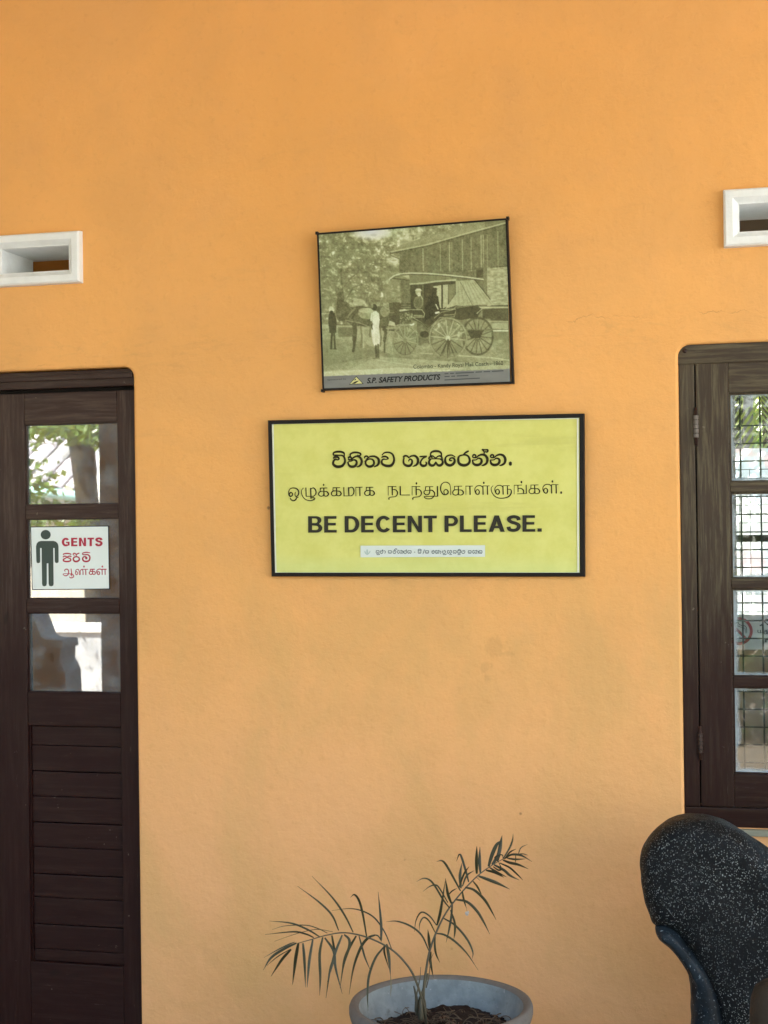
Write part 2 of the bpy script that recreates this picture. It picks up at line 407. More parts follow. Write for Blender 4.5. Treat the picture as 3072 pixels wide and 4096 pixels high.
# ------------------------------------------------------------------ vents
def vent(x0, x1, z0, z1, label, mull):
    t = thing('wall_vent', label, 'vent', ((x0+x1)/2, 0, z0), 'white cement ventilation frames high in the wall')
    pr = -.030; b = .014; w = .040
    def ring(a, y): return [(x0+a, y, z0+a), (x1-a, y, z0+a), (x1-a, y, z1-a), (x0+a, y, z1-a)]
    rs = [ring(-.002, .0), ring(0, pr+.006), ring(.006, pr), ring(w-b, pr), ring(w, pr+.016), ring(w+.004, pr+.018), ring(w+.006, .0), ring(w+.006, T+.02)]
    v = sum(rs, []); f = []
    for i in range(len(rs)-1):
        for k in range(4):
            k2 = (k+1) % 4; f.append((i*4+k, i*4+k2, (i+1)*4+k2, (i+1)*4+k))
    fr = link('frame', mesh('frame', v, f), M['white'], t)
    if mull is not None:
        box('mullion', mull-.018, mull+.018, pr+.012, T, z0+w+.004, z1-w-.004, M['white'], t, .003)
    return t
vent(LVX0, LVX1, LVZ0, LVZ1, 'white cement vent frame above the brown door, at the left edge', V(-2, 560)[0])
vent(RVX0, RVX1, RVZ0, RVZ1, 'white cement vent frame above the window, at the right edge', RVX0+.26)

# ------------------------------------------------------------------ door
DY = .030     # face of the leaf behind the plaster face
door = thing('wooden_door', 'dark brown painted wooden door with three glass panes above louvre-like planks', 'door', ((DX0+DX1)/2, 0, 0))
LZT = V(150, 839)[2]                    # underside of lintel
lin = box('lintel', DX0, DX1, .016, .13, LZT+.004, DZT-.004, M['wood_h'], door, .006)
strip = box('rain_strip', DX0+.01, DX1-.006, .004, .016, LZT+.030, LZT+.047, M['wood_h'], door, .003)
gap = box('shadow_gap', DX0, DX1, .05, .12, LZT-.012, LZT+.003, simple('black_gap', (.008, .006, .005), .9), door)
gx = [(V(45, 1000)[0]+V(50, 1490)[0])/2+.012, (V(246, 920)[0]+V(251, 1480)[0])/2]
LX0 = gx[0]-.19
zs = [V(150, y)[2] for y in (845, 914, 1089, 1121, 1294, 1326, 1498, 1572, 2088)]
def prism_frame(x0, x1, z0, z1): pass
stl = box('stile', LX0, gx[0]-.012, DY, DY+.045, .012, zs[0], M['wood_v'], door, .003)
str_ = box('stile', gx[1], DX1-.004, DY, DY+.045, .012, zs[0], M['wood_v'], door, .003)
JX = V(38, 1000)[0]
def rail(zt, zb, y0=DY): return box('rail', gx[0]-.0115, gx[1]-.0005, y0, y0+.045, zb, zt, M['wood_h'], door, .0035)
rail(zs[0], zs[1]); rail(zs[2], zs[3]); rail(zs[4], zs[5]); rail(zs[6], zs[7]); rail(zs[8], .012)
box('left_jamb', DX0, LX0-.006, DY, DY+.05, 0, LZT-.013, M['wood_v'], door, .003)
panes = []
for a, b in ((1, 2), (3, 4), (5, 6)):
    zt, zb = zs[a], zs[b]; xa, xb = gx[0]-.012, gx[1]
    # glazing bead round the pane (left bead reads wide and dark)
    bd = MB(); w = .004
    bd.box(xa, xa+w, DY+.008, DY+.026, zb, zt); bd.box(xb-w*.5, xb, DY+.008, DY+.026, zb, zt)
    bd.box(xa+w, xb-w*.5, DY+.008, DY+.026, zb, zb+w*.5); bd.box(xa+w, xb-w*.5, DY+.008, DY+.026, zt-w*.6, zt)
    bd.build('glazing_bead', M['wood_v'], door)
    g = box('glass_pane', xa+.002, xb-.002, DY+.016, DY+.020, zb+.002, zt-.002, M['glass_door'], door)
    panes.append(g)
# recessed plank panel
py_ = [1572, 1616, 1672, 1728, 1784, 1839, 1897, 1949, 2007, 2062, 2088]
for i in range(len(py_)-1):
    zt, zb = V(150, py_[i])[2], V(150, py_[i+1])[2]
    deep = .0045 if i % 2 == 0 else .0015
    o_ = .004 if (i//2) % 2 == 0 else .0
    yy = DY+.016+random.uniform(-.0008, .0008)
    bm = bmesh.new(); box_bm(bm, gx[0]-.006, gx[1]-.004, yy, yy+.02, zb+.0008, zt-.0008-(.0018 if i % 2 == 0 else 0), .0018 if i % 2 else .0030)
    link('plank', finish(bm, 'plank'), M['wood_h'], door)
box('panel_back', gx[0]-.0115, gx[1]-.001, DY+.036, DY+.040, zs[8], zs[7], M['blackframe'], door)
pb = MB(); pb.box(gx[0]-.0115, gx[0]-.006, DY+.010, DY+.035, zs[8], zs[7]); pb.build('panel_bead', M['wood_v'], door)

# ------------------------------------------------------------------ window
win = thing('casement_window', 'brown painted wooden casement window with small panes over a wire grille', 'window', ((WX0+WX1)/2, 0, WZB))
WY = .012
wz = [V(1600, y)[2] for y in (780, 847, 1040, 1063, 1250, 1272, 1463, 1485, 1674, 1747)]
wx = [(V(1499.5, 785)[0]+V(1513.5, 1668)[0])/2, (V(1573, 856)[0]+V(1588, 1668)[0])/2]
fw = wx[0]-WX0
bm = bmesh.new()
link('frame_head', curve_panel('frame_head', rrect(WX0+.001, WX1-.001, wz[0], WZT-.001, (0, 0, .036, .036)), [], .028, .004, None), M['wwood_h'], win).location.y += .0
for o in bpy.data.objects:
    if o.name == 'frame_head': o.data.transform(Matrix.Translation((0, WY+.032, 0)))
box('jamb', WX0+.001, wx[0]-.002, WY+.001, WY+.06, wz[9], wz[0]-.001, M['wwood_v'], win, .003)
box('jamb', WX1-fw, WX1-.001, WY+.001, WY+.06, wz[9], wz[0]-.001, M['wwood_v'], win, .003)
box('frame_sill', WX0+.001, WX1-.001, WY+.002, WY+.06, WZB+.001, wz[9]-.0015, M['wwood_h'], win, .003)
WM = (WX0+WX1)/2
box('rebate', wx[0]-.012, wx[0]+.012, WY+.048, WY+.058, wz[9]+.002, wz[0]-.002, M['blackframe'], win)
def casement(x0, x1, flip, lab):
    s = box('stile', x0, x0+(wx[1]-wx[0]-.004), WY, WY+.04, wz[9]+.002, wz[0]-.003, M['wwood_v'], win, .003)
    s2 = box('stile', x1-(wx[1]-wx[0]-.03), x1, WY, WY+.04, wz[9]+.002, wz[0]-.003, M['wwood_v'], win, .003)
    a, b = x0+(wx[1]-wx[0]-.004)+.0005, x1-(wx[1]-wx[0]-.03)-.0005
    for (t_, b_) in ((0, 1), (2, 3), (4, 5), (6, 7), (8, 9)):
        box('rail', a, b, WY+(.006 if b_ in (3, 5, 7) else .0005), WY+.038, wz[b_]+(.002 if b_ == 9 else 0), wz[t_]-(.003 if t_ == 0 else 0), M['wwood_h'], win, .003)
    for (t_, b_) in ((1, 2), (3, 4), (5, 6), (7, 8)):
        bd = MB(); w = .006
        bd.box(a, a+w, WY+.016, WY+.034, wz[b_], wz[t_]); bd.box(b-w, b, WY+.016, WY+.034, wz[b_], wz[t_])
        bd.box(a+w, b-w, WY+.016, WY+.034, wz[b_], wz[b_]+w*.6); bd.box(a+w, b-w, WY+.016, WY+.034, wz[t_]-w, wz[t_])
        bd.build('glazing_bead', M['wwood_v'], win)
        box('glass_pane', a+.002, b-.002, WY+.024, WY+.027, wz[b_]+.002, wz[t_]-.002, M['glass_win'], win)
casement(wx[0]+.002, WM-.001, 0, '')
casement(WM+.001, WX1-fw-.002, 1, '')
M['rust'] = simple('dull_hinge_steel', (.15, .13, .11), .5, .3, 60, .3, Metallic=.5)
M['hingedark'] = simple('painted_hinge', (.035, .018, .013), .4, .3, 60, .3)
def hinge(yt, yb, mt):
    hx = wx[0]+.001; z1, z0 = V(1500, yt)[2], V(1500, yb)[2]
    h = MB(); n = 5; q = (z1-z0)
    h.tube([(hx, WY-.002, z0), (hx, WY-.002, z1)], .0055, 10)
    ho = h.build('hinge', M['hingedark'], win, True)
    k = MB()
    for i in range(n):
        za = z0+q*(.2+.6*i/n)+.001; zb = z0+q*(.2+.6*(i+1)/n)-.001
        k.tube([(hx, WY-.003, za), (hx, WY-.003, zb)], .0085, 12)
    k.build('knuckles', mt, ho, False)
hinge(880, 962, M['rust']); hinge(1570, 1642, M['hingedark'])
P = V(1479, 757); sc_ = MB(); sc_.tube([(P[0], WY+.002, P[2]), (P[0], WY-.002, P[2])], .0075, 16); sc_.build('screw_plug', M['hingedark'], win, True)
# outside sill ledge
M['ledge'] = simple('grey_green_cement', (.26, .26, .19), .8, .2, 20, .4)
box('sill_ledge', WX0+.07, WX1+.02, -.012, .05, WZB-.020, WZB-.0005, M['ledge'], win, .003)
# security grille just behind the glass
GY = .115
M['steel'] = simple('dark_grille_steel', (.025, .028, .032), .55, .2, 40, .1)
gr = thing('wire_grille', 'dark steel wire grille of small squares just behind the window glass', 'grille', (WM, GY, WZB))
k0 = W(2963, 1900, GY)[0]; kx = W(3043, 1900, GY)[0]-k0; kz0 = W(3000, 1844, GY)[2]; kz = W(3000, 1915, GY)[2]-kz0
i = -1
x = k0-kx
while x < WX1:
    if x > WX0+.02: g = MB(); g.tube([(x, GY, WZB+.03), (x, GY, WZT-.03)], .0028, 6); g.build('bar', M['steel'], gr, True)
    x += kx
z = kz0-kz*2
while z > WZB+.02:
    if z < WZT-.02: g = MB(); g.tube([(WX0+.03, GY+.006, z), (WX1-.03, GY+.006, z)], .0024, 6); g.build('bar', M['steel'], gr, True)
    z += kz

# rear window: bars, transom and mesh against the light
rw = thing('rear_window', 'bright rear office window with a fine wire mesh seen through the front panes', 'window', ((OX0+OX1)/2, BY, OZ0))
fmz = V(1620, 1163, BY)[2]; tpz = V(1620, 1057, BY)[2]
g = MB(); g.box(OX0, OX1, BY-.03, BY+.03, fmz-.02, fmz+.02); g.box(OX0, OX1, BY-.03, BY+.03, tpz-.014, tpz+.014); g.build('transom', M['steel'], rw)
g = MB(); x = OX0+.02
while x < OX1: g.box(x-.0018, x+.0018, BY+.05, BY+.054, OZ0, 2.06); x += .060
z = OZ0+.02
while z < 2.06: g.box(OX0, OX1, BY+.055, BY+.059, z-.0018, z+.0018); z += .052
g.build('wire_mesh', M['steel'], rw, kind='stuff')

# no-smoking board hanging inside, behind the grille
SY = .17
cxy = W(2953, 2524, SY); ring_r = abs(W(3011, 2524, SY)[0]-cxy[0])
bz1, bz0 = W(2990, 2459, SY)[2], W(2990, 2598, SY)[2]
nb = thing('no_smoking_sign', 'white no smoking board with red barred circle seen through the third window pane', 'sign', (cxy[0], SY, bz0))
M['paper'] = simple('off_white_board', (.72, .69, .68), .6, .05, 20, .05)
M['red'] = simple('red_print', (.42, .035, .055), .6, .1, 40, .05)
box('board', cxy[0]-.13, cxy[0]+.42, SY, SY+.004, bz0, bz1, M['paper'], nb)
def annulus(cx, cz, r0, r1, y, n=48):
    v, f = [], []
    for k in range(n):
        a = 2*math.pi*k/n
        v += [(cx+r0*math.cos(a), y, cz+r0*math.sin(a)), (cx+r1*math.cos(a), y, cz+r1*math.sin(a))]
    for k in range(n): k2 = (k+1) % n; f.append((2*k, 2*k+1, 2*k2+1, 2*k2))
    return v, f
rb = MB(); rb.add(*annulus(cxy[0], cxy[2], ring_r*.79, ring_r, SY-.0012)); rb.build('prohibition_ring', M['red'], nb)
q = ring_r*.80; s_ = MB()
s_.add([(cxy[0]-q*.77, SY-.0008, cxy[2]+q*.62), (cxy[0]-q*.60, SY-.0008, cxy[2]+q*.78), (cxy[0]+q*.77, SY-.0008, cxy[2]-q*.62), (cxy[0]+q*.60, SY-.0008, cxy[2]-q*.78)], [(0, 1, 2, 3)])
s_.build('prohibition_bar', M['red'], nb)

# ------------------------------------------------------------------ lettering helpers
YAX = Vector((0, 1, 0))
def strokes(mb, sts, org, sc, surf, dw=14, wmul=1.0):
    """painted pen strokes: points (x,y[,width]) measured on an enlarged view with origin org and scale sc"""
    for st in sts:
        if isinstance(st, tuple) and st[0] == 'dot':
            _, x, y, r = st; st = [(x-r*.25, y, r*1.5), (x+r*.25, y, r*1.5)]
        pts = [(p[0], p[1], (p[2] if len(p) > 2 else dw)*wmul) for p in st]
        sm = catmull(pts, 5) if len(pts) > 2 else [np.array(p, float) for p in pts]
        P3, rr = [], []
        for p in sm:
            P3.append(Vector(surf(org[0]+p[0]*sc, org[1]+p[1]*sc))); rr.append(max(p[2], 3)*sc*.5*surf.mpp)
        # round ends
        d0 = (P3[0]-P3[1]).normalized(); d1 = (P3[-1]-P3[-2]).normalized()
        P3 = [P3[0]+d0*rr[0]*.45]+P3+[P3[-1]+d1*rr[-1]*.45]; rr = [rr[0]*.6]+rr+[rr[-1]*.6]
        mb.tube(P3, rr, 8, (YAX, .10))
def shift(sts, dx, dy, s=1.0, x0=0, y0=0, w=None, sy=None):
    out = []
    sy = s if sy is None else sy
    for st in sts:
        if isinstance(st, tuple): out.append(('dot', (st[1]-x0)*s+x0+dx, (st[2]-y0)*sy+y0+dy, st[3]))
        else: out.append([((p[0]-x0)*s+x0+dx, (p[1]-y0)*sy+y0+dy)+((w,) if w else p[2:]) for p in st])
    return out
def text_mesh(s, bold=0.0, shear=0.0):
    cu = bpy.data.curves.new('t', 'FONT'); cu.body = s; cu.size = 1; cu.extrude = .004; cu.offset = bold; cu.shear = shear; cu.resolution_u = 6
    o = bpy.data.objects.new('t', cu); COL.objects.link(o)
    dg = bpy.context.evaluated_depsgraph_get(); me = bpy.data.meshes.new_from_object(o.evaluated_get(dg))
    bpy.data.objects.remove(o); bpy.data.curves.remove(cu)
    return me
def text_on(name, s, A, B, cap, surf, mat, parent, bold=0.0, shear=0.0, capref=.73, off=.0006):
    """fit text s: baseline from photo px A to B, cap height px"""
    me = text_mesh(s, bold, shear); n = len(me.vertices); co = np.empty(n*3); me.vertices.foreach_get('co', co); co = co.reshape(-1, 3)
    x0, x1 = co[:, 0].min(), co[:, 0].max()
    A = np.array(A, float); B = np.array(B, float); ux = (B-A); un = ux/np.linalg.norm(ux); up = np.array([un[1], -un[0]])
    out = []
    for p in co:
        q = A+ux*(p[0]-x0)/(x1-x0)+up*cap*(p[1]/capref)
        w = surf(q[0], q[1]); out.append((w[0], w[1]-off-p[2]*.02, w[2]))
    me.vertices.foreach_set('co', np.array(out).ravel()); me.update()
    return link(name, me, mat, parent)
class Surf:
    """a flat board hung on the wall: photo px -> point on its face, from its four corners (px and world)"""
    def __init__(s, px, w3):
        s.w3 = [np.array(p, float) for p in w3]
        A = []; b = []
        for (x, y), (u, v) in zip(px, ((0, 0), (1, 0), (1, 1), (0, 1))):
            A.append([x, y, 1, 0, 0, 0, -u*x, -u*y]); b.append(u); A.append([0, 0, 0, x, y, 1, -v*x, -v*y]); b.append(v)
        s.h = np.append(np.linalg.solve(np.array(A, float), np.array(b, float)), 1).reshape(3, 3)
        s.mpp = np.linalg.norm(s.w3[1]-s.w3[0])/math.hypot(px[1][0]-px[0][0], px[1][1]-px[0][1])
    def uv(s, x, y): q = s.h@np.array([x, y, 1.0]); return q[0]/q[2], q[1]/q[2]
    def at(s, u, v): a, b, c, d = s.w3; return a*(1-u)*(1-v)+b*u*(1-v)+c*u*v+d*(1-u)*v
    def __call__(s, x, y): return s.at(*s.uv(x, y))

def framed(name, corners, yt, yb, fwid, label, cat, mprint, depth, printname, fmat):
    """corners: outer frame corners in photo px TL TR BR BL; yt, yb: how far the face stands off the wall at top and bottom"""
    w3 = [W(*corners[0], yt), W(*corners[1], yt), W(*corners[2], yb), W(*corners[3], yb)]
    c0 = sum(w3)/4
    t = thing(name, label, cat, tuple(c0))
    ins = [p+(q-p)/np.linalg.norm(q-p)*fwid+(r-p)/np.linalg.norm(r-p)*fwid for p, q, r in ((w3[0], w3[1], w3[3]), (w3[1], w3[0], w3[2]), (w3[2], w3[3], w3[1]), (w3[3], w3[2], w3[0]))]
    nf = np.array([0, -1, 0])
    for k in range(4):       # four frame bars with their own depth, mitred at the corners
        a, b, ia, ib = w3[k], w3[(k+1) % 4], ins[k], ins[(k+1) % 4]
        back = lambda p: np.array([p[0], p[1]+depth, p[2]])
        mid = lambda p, q: (p*.25+q*.75)
        v = [a, b, ib, ia, back(a), back(b), back(ib), back(ia)]
        e = .0012
        fa, fb = a+(ia-a)*.18, b+(ib-b)*.18
        v = [a+np.array([0, .003, 0]), b+np.array([0, .003, 0]), fb, fa, ib, ia, back(a), back(b), back(ib), back(ia)]
        f = [(0, 1, 2, 3), (3, 2, 4, 5), (1, 0, 6, 7), (5, 4, 8, 9), (9, 8, 7, 6), (0, 3, 5, 9, 6), (2, 1, 7, 8, 4)]
        link('frame_bar', mesh('frame_bar', v, f), fmat, t)
    return t, w3, ins

# ------------------------------------------------------------------ yellow sign
yc = [(578*K, 908*K), (1262*K, 893*K), (1263.5*K, 1246*K), (586*K, 1245.5*K)]
ysg, yw, yi = framed('yellow_sign', yc, -.032, -.022, .013, 'yellow framed notice board reading BE DECENT PLEASE in three languages', 'sign', None, .020, 'panel', M['blackframe'])
ipx = [(588*K, 915*K), (1250*K, 903*K), (1251*K, 1238*K), (594.5*K, 1238*K)]
yin = [W(*ipx[0], -.027), W(*ipx[1], -.027), W(*ipx[2], -.018), W(*ipx[3], -.018)]
def grid_panel(name, c, nx, nz, mat, parent, wave=0.0):
    v, f = [], []
    for j in range(nz+1):
        for i in range(nx+1):
            u, q = i/nx, j/nz
            p = c[0]*(1-u)*(1-q)+c[1]*u*(1-q)+c[2]*u*q+c[3]*(1-u)*q
            d = wave*mnoise.noise(Vector((p[0]*2.2, 0, p[2]*7)))*min(1, 6*min(u, 1-u, q, 1-q)) if wave else 0
            v.append((p[0], p[1]+d, p[2]))
    for j in range(nz):
        for i in range(nx):
            a = j*(nx+1)+i; f.append((a, a+1, a+nx+2, a+nx+1))
    return link(name, mesh(name, v, f, True), mat, parent)
ext = [p+(q-yw[0]*0)*0 for p, q in zip(yin, yw)]
cen = sum(yin)/4
grid_panel('printed_panel', [p+(p-cen)*.004 for p in yin], 48, 24, M['yellow'], ysg, .0034)
link('backing_board', mesh('backing_board', [p+np.array([0, .006, 0]) for p in [p+(p-cen)*.01 for p in yin]], [(0, 1, 2, 3)]), M['blackframe'], ysg)
# pale print margin
M['margin'] = simple('pale_print_margin', (.74, .76, .60), .5, .05, 20, .05)
mg = MB()
for k in range(4):
    a, b = yin[k], yin[(k+1) % 4]; ia, ib = a+(cen-a)/np.linalg.norm(cen-a)*.006, b+(cen-b)/np.linalg.norm(cen-b)*.006
    o = np.array([0, -.0022, 0]); mg.add([a+o, b+o, ib+o, ia+o], [(0, 1, 2, 3)])
mg.build('print_margin', M['margin'], ysg)
YS = Surf(ipx, [p+np.array([0, -.0022, 0]) for p in yin])

SIN_A = [
 [(72, 235, 20), (95, 215, 28), (145, 212, 26), (172, 240, 22), (150, 262, 18), (105, 255, 26), (75, 290, 30), (72, 340, 34), (120, 378, 38), (180, 382, 38), (240, 358, 34), (278, 290, 30), (262, 215, 26), (225, 186, 22), (160, 182, 20), (75, 180, 20)],
 [(72, 178, 20), (75, 145, 22), (120, 122, 28), (200, 120, 28), (255, 140, 26), (266, 175, 20), (262, 200, 22)],
 [(335, 230, 20), (355, 210, 24), (385, 225, 24), (385, 255, 20), (355, 265, 20), (337, 248, 18)],
 [(350, 262, 14), (390, 262, 16), (425, 225, 22), (480, 200, 26), (535, 215, 30), (570, 270, 32), (562, 335, 32), (530, 370, 26), (485, 388, 14)],
 [(330, 298, 14), (390, 285, 14), (430, 262, 18), (470, 275, 26), (482, 320, 32), (455, 370, 32), (400, 384, 34), (350, 360, 30), (325, 300, 20)],
 [(372, 200, 18), (370, 165, 20), (420, 137, 26), (490, 134, 26), (545, 150, 24), (550, 178, 22), (520, 187, 12), (497, 175, 10)],
 [(620, 235, 18), (625, 207, 20), (660, 197, 20), (682, 215, 18), (665, 240, 16)],
 [(745, 250, 18), (685, 253, 18), (643, 290, 24), (643, 340, 28), (685, 376, 32), (740, 376, 34), (782, 340, 30), (782, 285, 28), (745, 250, 20)],
 [(675, 235, 14), (650, 262, 16), (622, 294, 14)],
 [(660, 240, 14), (690, 222, 18), (730, 203, 22), (800, 202, 26), (858, 240, 32), (872, 300, 34), (850, 352, 30), (790, 387, 14)],
 [(920, 222, 16), (950, 205, 24), (1000, 207, 22), (1035, 237, 20), (1000, 255, 16), (948, 252, 20), (922, 290, 26), (937, 338, 32), (1000, 366, 36), (1080, 364, 36), (1128, 310, 32), (1138, 240, 28), (1110, 165, 24), (1050, 132, 22), (975, 137, 20), (927, 178, 14)],
 [(1300, 215, 22), (1328, 192, 24), (1370, 197, 22), (1395, 222, 18), (1440, 197, 22), (1500, 192, 28), (1548, 235, 34), (1555, 300, 34), (1530, 348, 30), (1465, 380, 12)],
 [(1312, 225, 18), (1302, 285, 24), (1313, 333, 30), (1360, 364, 34), (1418, 362, 34), (1453, 320, 28), (1448, 268, 24), (1415, 250, 18), (1390, 287, 14)],
]
def na(dx): return shift([
 [(890, 195, 18), (905, 167, 22), (938, 172, 20), (938, 205, 18), (905, 213, 16), (890, 195, 16)],
 [(905, 217, 12), (950, 213, 14), (985, 182, 20), (1040, 162, 26), (1100, 178, 30), (1133, 235, 34), (1123, 298, 30), (1085, 332, 26), (1040, 346, 14)],
 [(887, 253, 16), (945, 250, 14), (985, 224, 18), (1028, 237, 26), (1038, 280, 32), (1008, 323, 32), (950, 336, 34), (903, 312, 28), (887, 257, 18)]], dx, 0)
SIN_B = [
 [(15, 196, 18), (70, 194, 22), (128, 192, 22)], [(120, 195, 22), (72, 222, 20), (37, 265, 20), (27, 313, 28), (60, 348, 34), (108, 343, 30), (126, 305, 22), (112, 282, 12)],
 [(160, 236, 14), (280, 232, 14), (402, 238, 14)], [(160, 228, 14), (178, 205, 22), (205, 200, 22), (222, 215, 16)],
 [(200, 235, 18), (172, 270, 26), (173, 315, 32), (212, 345, 32), (255, 332, 28), (280, 285, 18)],
 [(280, 285, 18), (308, 332, 28), (352, 343, 32), (392, 310, 30), (390, 262, 24), (358, 238, 18)],
 [(188, 188, 18), (230, 185, 16), (277, 216, 16), (328, 186, 18), (370, 192, 24), (386, 225, 20)],
 [(192, 180, 18), (202, 132, 22), (250, 107, 28), (320, 107, 28), (366, 132, 24), (376, 178, 18)],
 [(547, 262, 16), (515, 262, 18), (511, 237, 18), (540, 218, 20), (580, 227, 24), (593, 270, 30), (568, 318, 34), (515, 342, 34), (457, 318, 34), (437, 265, 28), (447, 207, 22), (490, 177, 20), (550, 172, 18), (603, 205, 12)],
 [(822, 102, 20), (785, 122, 24), (757, 142, 20), (737, 165, 16)],
 [(735, 168, 18), (672, 187, 22), (652, 240, 30), (667, 308, 34), (730, 340, 36), (800, 328, 34), (842, 275, 30), (828, 207, 26), (790, 172, 22), (735, 168, 18)],
 [(1078, 160, 16), (1080, 115, 16), (1045, 78, 16)], [(1048, 78, 18), (1095, 82, 16), (1135, 84, 22), (1138, 110, 22), (1112, 122, 16), (1098, 105, 10)],
 ('dot', 1513, 313, 34)]+na(0)+na(295)
KA = [[(592, 180, 10), (712, 178, 10)], [(655, 180, 16), (660, 310, 17)], [(600, 182, 11), (600, 232, 10), (655, 232, 9)],
      [(655, 232, 10), (600, 236, 14), (571, 265, 15), (577, 300, 13), (615, 316, 11), (648, 300, 14), (658, 270, 16)],
      [(660, 235, 9), (708, 240, 15), (733, 275, 18), (718, 305, 15), (682, 315, 11), (662, 302, 10)]]
TAM_C = [
 [(75, 290, 16), (100, 252, 16), (130, 270, 15), (128, 300, 16), (100, 318, 18), (75, 295, 18), (68, 240, 13), (95, 192, 12), (150, 176, 14), (212, 197, 18), (236, 250, 18), (222, 302, 17), (192, 320, 13), (172, 290, 11), (182, 245, 10)],
 [(97, 345, 12), (107, 373, 15), (150, 389, 16), (187, 370, 18), (200, 340, 15), (228, 338, 10)],
 [(315, 178, 9), (285, 215, 10), (284, 270, 12), (310, 330, 12), (360, 374, 12), (430, 388, 14), (490, 370, 17), (505, 345, 13), (470, 338, 11), (435, 352, 10)],
 [(355, 175, 14), (360, 315, 14)], [(360, 317, 9), (490, 318, 9)], [(435, 182, 17), (440, 350, 16)], [(437, 195, 10), (480, 177, 13), (515, 208, 16), (525, 258, 16), (505, 300, 14), (470, 318, 10)],
 ('dot', 653, 127, 18)]+KA+shift(KA, 213, -6)+[
 [(990, 168, 13), (995, 310, 12)], [(988, 311, 8), (1130, 308, 8)], [(1070, 168, 17), (1075, 308, 16)], [(1077, 182, 10), (1120, 165, 13), (1153, 195, 16), (1158, 250, 16), (1140, 290, 13), (1110, 308, 9)],
 [(1190, 165, 8), (1192, 312, 8)], [(1188, 168, 10), (1300, 165, 10)], [(1255, 168, 16), (1260, 308, 16)]]+shift(KA, 768, -12)
ND = [[(75, 160, 8), (75, 315, 8)], [(70, 162, 10), (215, 162, 10)], [(145, 165, 18), (148, 310, 18)], [(150, 218, 12), (198, 216, 14), (234, 255, 18), (232, 302, 16), (198, 338, 12), (125, 347, 10), (88, 360, 12), (90, 384, 22)]]
TAM_D = ND+[[(285, 160, 20), (288, 308, 18)], [(282, 310, 10), (455, 310, 10)]]+shift(ND, 418, 0)+[('dot', 568, 108, 22),
 [(725, 165, 10), (860, 165, 10)], [(732, 165, 12), (732, 226, 10), (800, 228, 10)], [(800, 168, 16), (802, 240, 16), (788, 290, 16), (745, 308, 13), (707, 285, 14), (702, 247, 13), (732, 226, 11)], [(802, 225, 12), (850, 233, 16), (884, 275, 18), (878, 320, 16), (838, 368, 13), (770, 378, 12), (717, 360, 12), (703, 337, 12)], [(703, 336, 10), (945, 330, 12)], [(935, 160, 20), (938, 330, 18)],
 [(1165, 310, 10), (1165, 220, 10), (1150, 130, 12), (1110, 92, 14), (1060, 88, 12), (1010, 120, 14), (990, 185, 18), (1000, 250, 16), (1040, 298, 16), (1090, 300, 18), (1124, 265, 18), (1105, 222, 14), (1067, 217, 12), (1047, 250, 12), (1060, 298, 12)]]+\
 shift(KA, 631, -22, 1.14, 565, 178)+[[(1430, 155, 8), (1432, 305, 8)], [(1425, 155, 10), (1550, 155, 10)], [(1500, 158, 18), (1504, 304, 18)]]
LA = [[(60, 345, 13), (85, 330, 18), (92, 290, 16), (65, 258, 13), (35, 277, 14), (30, 318, 18), (60, 345, 14)], [(30, 320, 12), (15, 280, 12), (20, 232, 12), (60, 195, 13), (118, 193, 14), (155, 220, 14)],
      [(155, 200, 16), (158, 345, 18)], [(155, 195, 10), (268, 195, 10)], [(232, 198, 16), (235, 345, 18)]]
LADOT = [('dot', 170, 142, 22)]
TAM_E = LA+LADOT+shift(LA, 348, -4)+[[(330, 190, 8), (300, 232, 10), (305, 290, 12), (345, 360, 12), (420, 404, 12), (520, 408, 14), (610, 375, 18), (648, 310, 18), (638, 262, 14), (590, 252, 11)],
 [(697, 180, 8), (697, 340, 8)], [(695, 185, 10), (830, 180, 10)], [(762, 185, 16), (765, 300, 14)], [(765, 240, 12), (820, 240, 14), (858, 275, 18), (858, 326, 15)], [(752, 335, 10), (915, 328, 10)], [(905, 180, 16), (908, 330, 16)], ('dot', 822, 128, 22)]+\
 shift(KA, 385, 0, 1.12, 565, 178)+shift(LA, 1180, -22, 1.05, 15, 195, sy=1.0)+[('dot', 1358, 118, 22), ('dot', 1510, 312, 24)]
mb = MB(); strokes(mb, SIN_A, (1320, 1780), 380/1659, YS, wmul=1.3); strokes(mb, SIN_B, (1680, 1780), 400/1659, YS, wmul=1.3); mb.build('sinhala_lettering', M['ink'], ysg, True)
mb = MB(); strokes(mb, TAM_C, (1140, 1910), 400/1659, YS, wmul=1.2); strokes(mb, TAM_D, (1540, 1910), 380/1659, YS, wmul=1.15); strokes(mb, TAM_E, (1900, 1900), 380/1659, YS, wmul=1.15); mb.build('tamil_lettering', M['ink'], ysg, True)
